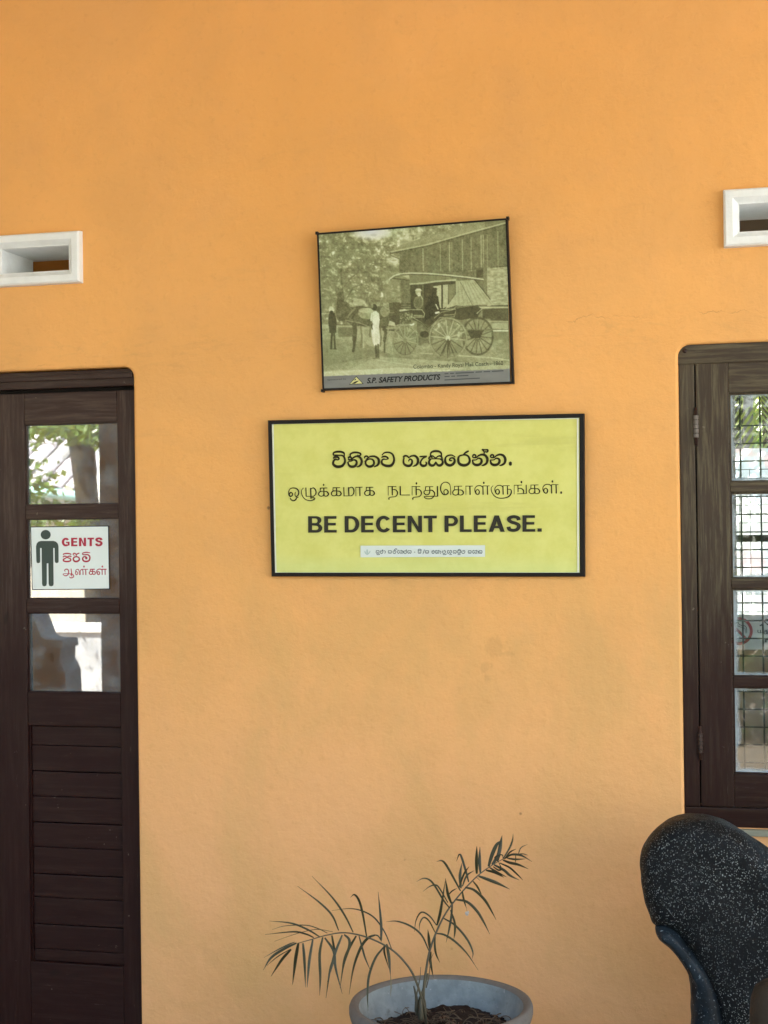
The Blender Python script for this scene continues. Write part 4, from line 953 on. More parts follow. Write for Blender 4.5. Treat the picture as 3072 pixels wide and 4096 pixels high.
# ------------------------------------------------------------------ GENTS notice on the second door pane
gc = [(60+232*.26522, 2040+250*.26522), (60+1415*.26522, 2040+236*.26522), (60+1432*.26522, 2040+1196*.26522), (60+258*.26522, 2040+1208*.26522)]
gY = DY+.0135
g3 = [W(*p, gY) for p in gc]
gs = thing('gents_sign', 'white GENTS toilet sign with black man figure stuck behind the middle door pane frame', 'sign', tuple(sum(g3)/4))
gs['label'] = 'white GENTS toilet sign with a black man figure on the middle door pane'
M['gwhite'] = simple('glossy_white_card', (.74, .80, .76), .35, .03, 20, .03); M['gborder'] = simple('navy_border_ink', (.012, .016, .028), .4)
link('border', mesh('border', g3, [(0, 1, 2, 3)]), M['gborder'], gs)
gcen = sum(g3)/4; gi = []
for p in g3: d = gcen-p; gi.append(p+np.array([math.copysign(.0030, d[0]), -.0008, math.copysign(.0030, d[2])]))
link('card', mesh('card', gi, [(0, 1, 2, 3)]), M['gwhite'], gs)
GS = Surf(gc, [p+np.array([0, -.0008, 0]) for p in g3])
def icon(name, pts, mat):
    o = np.array([0, -.0006, 0]); return [GS(60+p[0]*.26522, 2040+p[1]*.26522)+o for p in pts]
v, f = [], []
hd = [(468+76*math.cos(2*math.pi*k/28), 373+72*math.sin(2*math.pi*k/28)) for k in range(28)]
body = [(395, 468), (590, 468), (625, 480), (652, 510), (662, 550), (664, 770), (660, 792), (636, 804), (612, 794), (606, 770), (603, 575), (582, 575), (588, 1110), (582, 1140), (550, 1152), (520, 1142), (512, 1112), (508, 806), (484, 806), (484, 1112), (476, 1142), (446, 1152), (420, 1142), (412, 1112), (405, 575), (383, 575), (384, 772), (378, 796), (354, 804), (332, 796), (326, 770), (320, 550), (332, 505), (358, 478)]
icn = MB(); p1 = icon('', hd, 0); p2 = icon('', body, 0); icn.add(p1, [tuple(range(len(p1)))]); icn.add(p2, [tuple(range(len(p2)))])
me_ = mesh('man_figure', icn.v, icn.f)
bm = bmesh.new(); bm.from_mesh(me_); bmesh.ops.triangulate(bm, faces=bm.faces[:], ngon_method='EAR_CLIP'); bm.to_mesh(me_); bm.free()
link('man_figure', me_, simple('dark_green_grey_ink', (.055, .075, .062), .5), gs)
M['redink'] = simple('dark_red_ink', (.40, .030, .055), .5)
fo = (240, 2130); fs_ = .1266
block_text('gents_word', 'GENTS', (fo[0]+70*fs_, fo[1]+440*fs_), (fo[0]+1345*fs_, fo[1]+432*fs_), 268*fs_, GS, M['redink'], gs, .23, .13)
SG = [[(108, 778, 38), (160, 748, 38), (235, 775, 34), (310, 748, 38), (366, 768, 38)], [(115, 710, 30), (130, 680, 36), (230, 664, 40), (335, 680, 36), (358, 708, 30)],
      [(235, 790, 26), (160, 828, 42), (115, 865, 48), (140, 906, 48), (230, 922, 48), (320, 906, 48), (352, 865, 46), (320, 825, 42), (235, 795, 28)],
      [(615, 655, 38), (545, 688, 38), (520, 740, 30)], [(520, 720, 30), (500, 675, 36), (450, 662, 38), (425, 695, 32), (470, 730, 24)],
      [(535, 768, 40), (455, 790, 46), (430, 850, 50), (470, 910, 54), (550, 918, 54), (618, 868, 52), (606, 800, 46), (535, 768, 40)],
      [(955, 648, 30), (850, 630, 38), (745, 650, 36), (718, 682, 36), (765, 708, 36), (880, 704, 42), (942, 752, 50), (952, 830, 52), (912, 898, 52), (830, 920, 54), (752, 896, 52), (725, 830, 50), (757, 775, 40), (825, 757, 28)],
      [(810, 800, 50), (845, 790, 56), (850, 825, 50), (815, 825, 44)]]
TG = [[(175, 1228, 28), (152, 1200, 30), (190, 1164, 32), (255, 1172, 38), (284, 1240, 40), (268, 1325, 38), (200, 1368, 38), (132, 1350, 32), (128, 1306, 24), (400, 1304, 22)],
      [(362, 1150, 34), (375, 1300, 38), (385, 1385, 36)], [(330, 1345, 26), (400, 1325, 28), (445, 1372, 38), (412, 1425, 36), (340, 1432, 36), (308, 1400, 26)],
      [(555, 1335, 30), (515, 1330, 32), (500, 1270, 34), (540, 1238, 30), (568, 1290, 30), (545, 1335, 28)], [(500, 1270, 28), (515, 1195, 28), (575, 1167, 30), (612, 1215, 32), (618, 1310, 32), (640, 1335, 28), (655, 1300, 28), (650, 1220, 30), (690, 1172, 28), (732, 1210, 32), (738, 1335, 38)],
      [(680, 1167, 26), (890, 1167, 26)], [(820, 1170, 38), (825, 1337, 42)], ('dot', 767, 1080, 44), ('dot', 1345, 1078, 44)]
KAb = shift(KA, 362, 987, 1.18, 565, 178, w=36); LAb = [[(p[0], p[1], 36) for p in st] for st in shift(LA, 1152, 970, 1.2, 15, 195, sy=1.12)]
mb = MB(); strokes(mb, SG, fo, fs_, GS, wmul=.95); mb.build('sinhala_word', M['redink'], gs, True)
mb = MB(); strokes(mb, TG+KAb+LAb, fo, fs_, GS, wmul=.85); mb.build('tamil_word', M['redink'], gs, True)
# a little of the writing on the board inside the window
class PlaneS:
    def __init__(s, Y): s.Y = Y; s.mpp = abs(W(3000, 2500, Y)[0]-W(2900, 2500, Y)[0])/100
    def __call__(s, x, y): return W(x, y, s.Y)
NS = PlaneS(SY-.0008)
NI = simple('dark_blue_ink', (.030, .035, .060), .6)
mb = MB(); strokes(mb, [[(290, 930, 18), (340, 915, 18), (360, 960, 18), (420, 985, 16), (440, 1020, 14)], [(330, 990, 14), (380, 1010, 14), (440, 1030, 14)], [(465, 985, 18), (505, 1010, 16), (520, 1060, 14), (522, 1150, 14)], [(465, 1030, 12), (490, 1060, 12), (492, 1150, 12)], [(300, 1120, 18), (250, 1085, 14)]], (2890, 2320), .1853, NS)
mb.build('cigarette_mark', NI, nb, True)
mb = MB(); strokes(mb, [[(800, 890, 30), (840, 870, 34), (880, 890, 34), (870, 950, 34), (810, 985, 26)], [(930, 930, 30), (910, 880, 30), (960, 850, 32), (1020, 870, 32), (1030, 930, 32), (970, 960, 28), (950, 925, 20)], [(1090, 900, 30), (1130, 860, 30), (1190, 890, 32), (1180, 950, 32), (1110, 950, 30)]], (2890, 2320), .1853, NS)
mb.build('sinhala_lettering', NI, nb, True)
mb = MB(); strokes(mb, [[(765, 1080, 18), (772, 1135, 16), (860, 1138, 14)], [(820, 1080, 18), (822, 1140, 18)]]+shift(KA, 330, 905, .6, 565, 178, w=16)+shift(LA, 960, 900, .55, 15, 195, w=16), (2890, 2320), .1853, NS)
mb.build('tamil_lettering', NI, nb, True)
text_on('english_lettering', 'NO SMOKING', (2890+910*.1853, 2320+1345*.1853), (2890+910*.1853+330, 2320+1345*.1853+4), 15, NS, NI, nb, .03)

# ------------------------------------------------------------------ pot, soil and potted palm
PY = -.60
pcn = V(952, 2165, PY); PR = abs(V(758, 2170, PY)[0]-V(1147, 2170, PY)[0])/2*1.0
PZ = pcn[2]; PCX = pcn[0]
def lathe(prof, n=72, cx=0, cy=0, wob=0.0):
    v, f = [], []
    for i, (r, z) in enumerate(prof):
        for k in range(n):
            a = 2*math.pi*k/n; rr = r*(1+wob*mnoise.noise(Vector((math.cos(a)*1.5, math.sin(a)*1.5, z*4))))
            v.append((cx+rr*math.cos(a), cy+rr*math.sin(a), z))
    for i in range(len(prof)-1):
        for k in range(n): k2 = (k+1) % n; f.append((i*n+k, i*n+k2, (i+1)*n+k2, (i+1)*n+k))
    return v, f
pot = thing('plant_pot', 'wide blue-grey cement plant pot with a brown lip standing before the orange wall', 'plant pot', (PCX, PY, 0))
v, f = lathe([(.0, .0), (PR*.55, .0), (PR*.58, .02), (PR*.75, PZ*.45), (PR*.90, PZ*.75), (PR*.955, PZ-.045)], cx=PCX, cy=PY, wob=.015)
link('bowl', mesh('bowl', v, f, True), M['pot'], pot)
v, f = lathe([(PR*.955, PZ-.045), (PR*.985, PZ-.040), (PR*1.0, PZ-.025), (PR*1.0, PZ-.010), (PR*.985, PZ-.001), (PR*.95, PZ+.002), (PR*.915, PZ-.002), (PR*.895, PZ-.008)], cx=PCX, cy=PY, wob=.008)
link('lip', mesh('lip', v, f, True), M['potlip'], pot)
v, f = lathe([(PR*.895, PZ-.008), (PR*.88, PZ-.03), (PR*.80, PZ-.10), (PR*.70, PZ-.19), (PR*.5, PZ-.22), (0, PZ-.22)], cx=PCX, cy=PY, wob=.01)
link('inner_face', mesh('inner_face', v, f, True), M['pot'], pot)
# soil heap with dead roots
SZ = PZ-.080
v, f = [], []; n = 60
for j in range(n+1):
    for i in range(n+1):
        x = (i/n*2-1)*PR*.80; y = (j/n*2-1)*PR*.80; r = math.hypot(x, y)/(PR*.80)
        z = SZ+.018*mnoise.noise(Vector((x*9, y*9, 0)))+.010*mnoise.noise(Vector((x*40, y*40, 2)))+.035*math.exp(-((x-.06)**2+(y-.02)**2)/.006)-.03*max(0, (-x-.05)*4)*0
        z += .012*x/PR
        v.append((PCX+x, PY+y, z))
for j in range(n):
    for i in range(n):
        x = ((i+.5)/n*2-1); y = ((j+.5)/n*2-1)
        if math.hypot(x, y) < 1: a = j*(n+1)+i; f.append((a, a+1, a+n+2, a+n+1))
so = link('soil', mesh('soil', v, f, True), M['soil'], None, 'stuff'); tag(so, 'dark soil heaped inside the cement pot', 'soil')
mb = MB()
for k in range(420):
    a = random.uniform(0, 6.283); r = PR*.7*math.sqrt(random.random()); x, y = PCX+r*math.cos(a), PY+r*math.sin(a)
    if random.random() < .5: x = PCX+random.gauss(.085, .05); y = PY+random.gauss(.0, .05)
    z = SZ+.03*math.exp(-((x-PCX-.06)**2+(y-PY)**2)/.006)+.004
    d = random.uniform(0, 6.283); L = random.uniform(.02, .075); c = random.uniform(-2.5, 2.5); el = random.uniform(-.1, .9); pts = []; p = Vector((x, y, z))
    for s in range(6):
        pts.append(p.copy()); p = p+Vector((math.cos(d), math.sin(d), math.sin(el)*.9))*L/6; d += c/6; el -= .25
    mb.tube(pts, random.uniform(.0007, .0017), 4)
rt = mb.build('dead_roots', simple('dead_brown_roots', (.12, .085, .055), .9, .4, 40), None, False, 'stuff'); tag(rt, 'tangle of dry brown roots lying on the pot soil', 'dead roots')

M['leaf'] = (lambda t: (t.bsdf(t.mix(t.noise(9, 3), (.014, .016, .005), (.050, .048, .015)), .5, Specular_IOR_Level=.4), t.m)[1])(NT('dark_palm_leaf'))
M['leaf2'] = (lambda t: (t.bsdf(t.mix(t.noise(14, 3), (.10, .085, .035), (.20, .16, .075)), .6), t.m)[1])(NT('dry_leaf_tip'))
M['stem'] = (lambda t: (t.bsdf(t.mix(t.noise(20, 3), (.035, .030, .018), (.10, .085, .045)), .6), t.m)[1])(NT('palm_stem'))
palm = thing('potted_palm', 'sparse young palm with two thin feathery fronds growing in the cement pot', 'palm plant', (PCX, PY, SZ))
AX = np.array([R0[0], R0[1], 0])
def crop_pt(cx, cy, org, sc, Y): return Vector(W(org[0]+cx*sc, org[1]+cy*sc, Y))
def blade(pts, wid, org, sc, y0, y1, fold=.35):
    """one leaflet: tapering blade with a midrib fold through points on the enlarged view; y0..y1 depth from root to tip"""
    sm = catmull(pts, 5); m = len(sm); v, f = [], []
    P = []
    for i, p in enumerate(sm):
        t_ = i/(m-1); P.append(crop_pt(p[0], p[1], org, sc, y0+(y1-y0)*t_))
    view = Vector((F_[0], F_[1], F_[2]))
    for i in range(m):
        t_ = i/(m-1); tg = (P[min(i+1, m-1)]-P[max(i-1, 0)]).normalized(); s = tg.cross(view)
        if s.length < .05: s = Vector((1, 0, 0))
        s.normalize(); w = wid*.5*(math.sin(math.pi*min(1, .12+t_*.88))**.6 if t_ < .5 else (1-((t_-.5)*2)**1.6*.96))
        w = max(w, .0004); n_ = s.cross(tg)
        v += [P[i]+s*w+n_*w*fold, P[i]-n_*w*fold*.3, P[i]-s*w+n_*w*fold]
    for i in range(m-1): f += [(3*i, 3*i+1, 3*i+4, 3*i+3), (3*i+1, 3*i+2, 3*i+5, 3*i+4)]
    return mesh('leaflet', v, f, True)
def frond(name, stem, srad, org, sc, leaves, ydir):
    P = [crop_pt(p[0], p[1], org, sc, PY+p[2]) for p in stem]
    sm = catmull([tuple(p) for p in P], 6); rr = [srad*(1-.75*i/(len(sm)-1)) for i in range(len(sm))]
    v, f = tube_geo(sm, rr, 7); fo_ = link('frond', mesh('frond', v, f, True), M['stem'], palm)
    for L in leaves:
        pts, w = L[0], L[1]
        # root depth follows the stem point nearest to the leaflet's root
        d = [(p[0]-pts[0][0])**2+(p[1]-pts[0][1])**2 for p in stem]; k = int(np.argmin(d)); y0 = PY+stem[k][2]
        y1 = y0+random.choice((-1, 1))*random.uniform(.01, .07)
        m_ = M['leaf2'] if len(L) > 2 else M['leaf']
        link('leaflet', blade(pts, w, org, sc, y0, y1), m_, fo_)
LO, LS = (1020, 3400), 600/1659
w1, w2 = .0078, .0055
left_leaves = [
 ([(1515, 1105), (1440, 920), (1330, 760), (1200, 680), (1050, 648), (850, 670)], .0042), ([(1395, 1000), (1395, 820), (1362, 460)], .0075), ([(1235, 960), (1190, 700), (1150, 560), (1100, 495), (1055, 525)], .0065),
 ([(1085, 910), (990, 720), (850, 520), (630, 290)], w2), ([(925, 890), (850, 720), (700, 570), (470, 400)], w2), ([(715, 960), (580, 880), (400, 810), (160, 785)], w2), ([(650, 970), (560, 930), (420, 905), (110, 935)], w2),
 ([(800, 920), (700, 870), (560, 832), (330, 840), (190, 880)], .003), ([(860, 905), (720, 880), (600, 890), (430, 935), (215, 1010)], .002),
 ([(440, 1020), (370, 1045), (240, 1110), (100, 1190)], .004), ([(460, 1030), (330, 1090), (180, 1190), (90, 1330)], w1), ([(400, 1100), (300, 1210), (175, 1400)], w1), ([(480, 1030), (450, 1200), (415, 1490)], .0095),
 ([(530, 1030), (545, 1200), (560, 1520)], w1), ([(640, 990), (600, 1230), (577, 1520)], w1), ([(750, 965), (715, 1150), (722, 1400), (715, 1610)], w1), ([(770, 970), (870, 1120), (890, 1300), (965, 1590)], w1),
 ([(850, 945), (880, 1170), (830, 1330), (785, 1640)], w1), ([(965, 940), (890, 1130), (850, 1280), (800, 1460)], w1), ([(985, 935), (1040, 990), (1040, 1080), (980, 1270), (940, 1530)], w1), ([(1120, 950), (1040, 1090), (985, 1230), (960, 1380)], w1),
 ([(1150, 950), (1185, 1080), (1220, 1200), (1280, 1340)], w2), ([(1330, 940), (1250, 975), (1170, 1080), (1090, 1300), (1040, 1600)], w1), ([(1435, 1060), (1330, 1200), (1260, 1400), (1245, 1600), (1250, 1780)], .007),
 ([(1440, 1050), (1430, 1130), (1480, 1310)], w2), ([(1455, 1040), (1480, 1180), (1500, 1400)], .0085), ([(1500, 1395), (1505, 1500), (1500, 1620)], .003, 1), ([(1400, 1010), (1360, 950), (1310, 945), (1270, 975)], .004),
 ([(395, 1095), (250, 1180), (130, 1280)], .003)]
left_stem = [(1900, 1960, 0), (1860, 1700, -.01), (1760, 1400, -.02), (1640, 1220, -.03), (1480, 1080, -.04), (1240, 965, -.05), (1000, 915, -.055), (800, 940, -.06), (620, 990, -.06), (480, 1030, -.06)]
frond('frond', left_stem, .0040, LO, LS, left_leaves, 1)
RO, RS = (1560, 3300), 600/1659
right_leaves = [
 ([(430, 1390), (350, 1220), (230, 1120), (80, 1065), (-40, 1070)], w2), ([(515, 1110), (440, 1010), (350, 965), (290, 1050), (270, 1180)], .0045), ([(500, 1190), (430, 1060), (370, 1025), (330, 1090), (325, 1170)], .0045),
 ([(440, 1370), (430, 1260), (418, 1155)], .008), ([(515, 1200), (600, 1215), (720, 1290), (850, 1420), (975, 1605)], .006), ([(590, 1030), (720, 1110), (850, 1260), (915, 1400), (910, 1480)], .006),
 ([(500, 1200), (495, 1330), (510, 1430), (550, 1520)], .006), ([(450, 1400), (445, 1500), (480, 1690)], w1), ([(520, 1110), (560, 950), (610, 620)], w1), ([(680, 870), (640, 760), (612, 590)], w1),
 ([(660, 920), (590, 830), (500, 680), (440, 610), (370, 590), (295, 625)], .0055), ([(640, 860), (560, 720), (510, 665), (440, 680), (365, 735)], .0045), ([(690, 850), (680, 1000), (655, 1150), (620, 1300)], .0065), ([(670, 940), (715, 1080), (718, 1180), (705, 1270)], .0065),
 ([(720, 825), (850, 850), (960, 950), (1040, 1080), (1105, 1210)], w1), ([(830, 690), (930, 720), (1040, 820), (1110, 930), (1175, 1050)], w1), ([(915, 620), (970, 690), (1020, 790)], w2), ([(800, 730), (815, 820), (845, 920)], w2),
 ([(780, 730), (700, 580), (620, 440), (570, 395), (515, 405)], .0065), ([(785, 700), (775, 560), (795, 420)], .0085), ([(870, 630), (830, 480), (775, 325), (735, 400)], .0065), ([(800, 680), (850, 560), (930, 505)], w2),
 ([(760, 700), (820, 540), (875, 460)], w2), ([(960, 540), (958, 400), (960, 235)], .0095), ([(1000, 530), (992, 400), (995, 240)], .0085), ([(980, 565), (1100, 610), (1200, 650), (1325, 710)], .0095),
 ([(1060, 500), (1170, 530), (1260, 580)], w1), ([(1100, 470), (1180, 520), (1290, 575)], .006), ([(1150, 440), (1260, 500), (1330, 560), (1430, 610)], w1), ([(1210, 420), (1320, 470), (1400, 540), (1470, 610)], w2),
 ([(1090, 460), (1130, 330), (1180, 220), (1235, 170)], .011), ([(1130, 440), (1200, 330), (1225, 200), (1240, 115)], .011), ([(1190, 400), (1215, 300), (1235, 190)], .008), ([(1250, 390), (1330, 420), (1420, 440), (1530, 485)], w1),
 ([(1255, 370), (1320, 260), (1355, 170), (1362, 95)], .0055), ([(1270, 370), (1340, 330), (1420, 330), (1480, 350), (1570, 405)], .0065), ([(1290, 365), (1380, 380), (1500, 375)], w2), ([(1265, 380), (1330, 300), (1395, 265)], .0045),
 ([(1420, 320), (1450, 250), (1520, 215)], .003), ([(1390, 330), (1390, 380), (1385, 430)], .003), ([(1400, 325), (1470, 320), (1530, 335)], .003), ([(1200, 410), (1160, 360), (1240, 330), (1250, 400)], .004),
 ([(640, 780), (690, 730), (740, 700)], .004), ([(960, 580), (1000, 620)], .004), ([(1140, 460), (1200, 500), (1230, 480), (1195, 400)], .005)]
right_stem = [(370, 2000, 0), (375, 1800, 0), (400, 1600, .01), (440, 1390, .02), (510, 1190, .04), (620, 970, .06), (780, 760, .08), (960, 570, .10), (1120, 450, .11), (1260, 370, .12)]
frond('frond', right_stem, .0042, RO, RS, right_leaves, 1)
base = MB()
for pts, r in (([(310, 2100, 0), (330, 1950, 0), (370, 1820, 0), (420, 1640, .01)], .0075), ([(295, 2060, -.01), (290, 1900, -.01), (262, 1780, -.01)], .0065), ([(385, 2090, 0), (380, 1950, 0), (350, 1840, -.005)], .006), ([(345, 2150, -.02), (340, 2000, -.02), (345, 1900, -.01)], .009), ([(290, 1900, -.02), (330, 1700, -.02), (340, 1570, -.02)], .0022), ([(400, 1800, .02), (430, 1680, .02), (450, 1500, .03), (480, 1420, .03)], .0018)):
    P = [tuple(crop_pt(p[0], p[1], RO, RS, PY+p[2])) for p in pts]; sm = catmull(P, 5); base.tube(sm, [r*(1-.7*i/(len(sm)-1)) for i in range(len(sm))], 8)
base.build('stem_sheaths', M['stem'], palm, True)
tw = MB()
for pts in ([(430, 1560), (470, 1700), (520, 1840)], [(240, 1330), (262, 1500), (255, 1640)]): pass
# fluff caught on a leaf tip
bm = bmesh.new(); bmesh.ops.create_icosphere(bm, subdivisions=2, radius=.006)
for v_ in bm.verts: v_.co = v_.co*(1+.6*mnoise.noise(v_.co*300))
me = finish(bm, 'seed_fluff'); pf = crop_pt(855, 975, RO, RS, PY+.11)
me.transform(Matrix.Translation(pf)); ff = link('seed_fluff', me, simple('grey_fluff', (.45, .42, .38), .9), None); tag(ff, 'tiny grey tuft of fluff hanging from a palm leaf tip', 'fluff')
th = MB(); th.tube([tuple(crop_pt(845, 915, RO, RS, PY+.11)), tuple(pf)], .0005, 4); th.build('thread', M['leaf2'], ff)

# ------------------------------------------------------------------ dark speckled sculpture
SO, SS = (2450, 3150), 622/1454
SYY = -.40
outline = [(258, 720), (262, 640), (300, 540), (370, 430), (460, 345), (560, 290), (690, 262), (820, 265), (950, 290), (1080, 340), (1200, 400), (1330, 480), (1460, 565), (1640, 690), (2000, 800), (2500, 840), (3000, 900), (3250, 1100), (3300, 1600), (3250, 2900), (1000, 2900), (1000, 2250), (960, 2000), (860, 1800), (760, 1600), (640, 1420), (520, 1290), (400, 1262), (350, 1150), (300, 1020), (270, 880)]  # right-hand part beyond the view added to cast shadow on the wall
stem_ol = [(395, 1262), (470, 1245), (560, 1262), (650, 1320), (740, 1440), (860, 1600), (960, 1780), (1020, 2000), (1060, 2250), (1060, 2900), (728, 2900), (728, 2212), (738, 1830), (700, 1700), (620, 1590), (530, 1490), (430, 1400), (405, 1330)]
def slab(name, pts, y, dep, rnd, org, sc, mat, parent, zmin=None):
    cu = bpy.data.curves.new(name, 'CURVE'); cu.dimensions = '2D'; cu.fill_mode = 'BOTH'; cu.extrude = dep; cu.bevel_depth = rnd; cu.bevel_resolution = 5; cu.offset = -rnd
    sm = catmull(list(pts)+[pts[0]], 4)[:-1]
    sp = cu.splines.new('POLY'); sp.points.add(len(sm)-1)
    for i, p in enumerate(sm):
        w = W(org[0]+p[0]*sc, org[1]+p[1]*sc, y); zz = max(w[2], 0.0) if zmin is None else max(w[2], zmin); sp.points[i].co = (w[0], zz, 0, 1)
    sp.use_cyclic_u = True
    o = bpy.data.objects.new(name, cu); COL.objects.link(o)
    dg = bpy.context.evaluated_depsgraph_get(); me = bpy.data.meshes.new_from_object(o.evaluated_get(dg)); bpy.data.objects.remove(o)
    me.transform(Matrix.Rotation(R(90), 4, 'X')); me.transform(Matrix.Translation((0, y, 0)))
    # remesh to an even sculpted skin
    o = bpy.data.objects.new(name, me); COL.objects.link(o)
    md = o.modifiers.new('r', 'REMESH'); md.mode = 'VOXEL'; md.voxel_size = .009
    md = o.modifiers.new('s', 'SMOOTH'); md.iterations = 6
    dg = bpy.context.evaluated_depsgraph_get(); me2 = bpy.data.meshes.new_from_object(o.evaluated_get(dg)); bpy.data.objects.remove(o)
    for v_ in me2.vertices:
        n_ = v_.normal; q_ = v_.co
        v_.co = q_+n_*(.010*mnoise.noise(q_*7)+.0025*mnoise.noise(q_*35))
    me2.polygons.foreach_set('use_smooth', [True]*len(me2.polygons))
    return link(name, me2, mat, parent)
sc_c = W(SO[0]+1200*SS, 4096, SYY)
scu = thing('stone_sculpture', 'black speckled stone sculpture with a broad rounded lobe at the lower right corner', 'sculpture', (sc_c[0], SYY, 0))
slab('lobe', outline, SYY, .030, .060, SO, SS, M['granite'], scu)
slab('smooth_stem', stem_ol, SYY-.020, .030, .050, SO, SS, M['graysmooth'], scu)
# worn brown timber post in front of it
bp = W(3090, 3960, -.75)
pz = W(3060, 3915, -.75)[2]
v, f = lathe([(.0, pz), (.03, pz-.004), (.052, pz-.02), (.062, pz-.05), (.066, pz-.09), (.064, 0)], 28, W(3105, 3960, -.75)[0], -.75, .06)
po_ = link('timber_post', mesh('timber_post', v, f, True), simple('weathered_brown_timber', (.035, .025, .016), .8, .35, 20, .5), None)
tag(po_, 'rounded brown timber post end in front of the black sculpture at the right edge', 'post')

# ------------------------------------------------------------------ beyond the veranda (seen mirrored in the glass) and behind the office
def tree_leafy(name, loc, h, cr, n, lm, tm, label, seed, lean=(0, 0), size=.22, droop=False, group=None):
    rg = random.Random(seed); t = thing(name, label, 'tree', loc, group)
    mb = MB(); top = Vector((loc[0]+lean[0], loc[1]+lean[1], h)); b0 = Vector(loc)
    pts = [b0.lerp(top, k/6)+Vector((rg.uniform(-.05, .05), rg.uniform(-.05, .05), 0)) for k in range(7)]
    mb.tube(pts, [.17*(1-.09*k) for k in range(7)], 10)
    for k in range(5):
        a = rg.uniform(0, 6.28); s = b0.lerp(top, rg.uniform(.55, .95)); mb.tube([s, s+Vector((math.cos(a)*cr*.5, math.sin(a)*cr*.5, cr*.35)), s+Vector((math.cos(a)*cr*.9, math.sin(a)*cr*.9, cr*.5))], [.06, .04, .02], 6)
    mb.build('trunk', tm, t, True)
    v, f = [], []
    for k in range(n):
        a, b = rg.uniform(0, 6.28), rg.uniform(-1, 1); r = cr*rg.random()**.4; cl = .75+.5*math.sin(a*3+b*5)
        c = top+Vector((math.cos(a)*math.sqrt(1-b*b)*r*cl, math.sin(a)*math.sqrt(1-b*b)*r*cl, b*r*.6))
        d = Vector((rg.uniform(-1, 1), rg.uniform(-1, 1), rg.uniform(-1, .4))).normalized(); s = d.cross(Vector((rg.uniform(-1, 1), rg.uniform(-1, 1), rg.uniform(-1, 1)))).normalized()
        L = size*rg.uniform(.6, 1.3); o = len(v); v += [c, c+d*L*.5+s*L*.25, c+d*L, c+d*L*.5-s*L*.25]; f.append((o, o+1, o+2, o+3))
    link('crown', mesh('crown', v, f), lm, t, 'stuff'); return t
def leafmat(name, a, b):
    t = NT(name); c = t.mix(t.noise(1.5, 3), a, b); df = t.n('ShaderNodeBsdfDiffuse', Color=c); tl = t.n('ShaderNodeBsdfTranslucent', Color=t.mix(.5, c, (.25, .30, .04)))
    gl = t.n('ShaderNodeBsdfGlossy', Roughness=.35, Color=(.6, .6, .6)); m1 = t.n('ShaderNodeMixShader'); m1.inputs[0].default_value = .4; t.set(m1.inputs[1], df.outputs[0]); t.set(m1.inputs[2], tl.outputs[0])
    m2 = t.n('ShaderNodeMixShader'); m2.inputs[0].default_value = .08; t.set(m2.inputs[1], m1.outputs[0]); t.set(m2.inputs[2], gl.outputs[0]); t.t.links.new(m2.outputs[0], t.out.inputs[0]); return t.m
M['foliage'] = leafmat('garden_foliage', (.07, .15, .03), (.20, .28, .05)); M['bark'] = simple('grey_brown_bark', (.07, .055, .045), .9, .3, 8, .8, .02)
M['palmleaf'] = leafmat('yellow_green_palm', (.12, .17, .03), (.30, .30, .06))
def mir(px, py, Y, pl=DY+.024):
    """point at depth Y (courtyard side) whose mirror image in the glass plane shows at the 1659-wide view point px,py"""
    w = V(px, py, 2*pl-Y); return Vector((w[0], Y, w[2]))
# low whitewashed garden wall
wy = -9.0; A = mir(-300, 1352, wy); Bm = mir(420, 1352, wy)
gw = thing('garden_wall', 'low sunlit whitewashed garden wall mirrored in the lowest glass pane of the door', 'wall', ((A.x+Bm.x)/2, wy, -.3))
box('masonry', Bm.x, A.x, wy-.2, wy, -.3, A.z-.05, simple('stained_grey_whitewash', (.40, .41, .42), .85, .35, 4, .6, .01), gw, .01)
box('coping', Bm.x-.03, A.x+.03, wy-.23, wy+.04, A.z-.05, A.z+.03, simple('bright_white_coping', (.86, .86, .83), .8, .05), gw, .01)
# dark garden seat silhouette in front of the wall
sy_ = -3.55
gp = [(40, 1320), (86, 1320), (96, 1345), (106, 1372), (116, 1380), (152, 1382), (153, 1394), (147, 1396), (146, 1424), (152, 1434), (158, 1448), (161, 1500), (163, 1700), (40, 1700)]
def mslab(name, pts, Y, th_, mat, parent, hole=None):
    me = curve_panel(name, [(mir(x, y, Y).x, max(mir(x, y, Y).z, -.30)) for x, y in pts], [[(mir(x, y, Y).x, mir(x, y, Y).z) for x, y in h] for h in (hole or [])], th_/2-.01, .008, None)
    me.transform(Matrix.Translation((0, Y, 0))); return link(name, me, mat, parent)
M['seat'] = simple('blue_grey_stone', (.20, .31, .38), .7, .15, 6, .3)
gseat = thing('stone_bench', 'blue-grey stone garden bench mirrored as a dark outline in the lowest door pane', 'bench', (mir(100, 1500, sy_).x, sy_, -.3))
mslab('armrest_side', gp, sy_, .22, M['seat'], gseat, [[(124, 1408), (132, 1402), (136, 1412), (137, 1428), (126, 1428)]])
# veranda columns (only those the glass mirrors)
M['colm'] = simple('grey_plaster_column', (.26, .33, .38), .8, .12, 5, .3)
def column(x0, x1, Y, lab):
    t = thing('veranda_column', lab, 'column', ((x0+x1)/2, Y, 0), 'square columns of the veranda')
    w = abs(x1-x0); cx = (x0+x1)/2
    box('shaft', cx-w/2, cx+w/2, Y-w/2, Y+w/2, 0, 3.73, M['colm'], t, .012); box('plinth', cx-w/2-.03, cx+w/2+.03, Y-w/2-.03, Y+w/2+.03, 0, .16, M['colm'], t, .012)
cxa = mir(221, 1400, -3.7).x; column(cxa, cxa+.42, -3.9, 'grey square veranda column mirrored along the right side of the door panes')
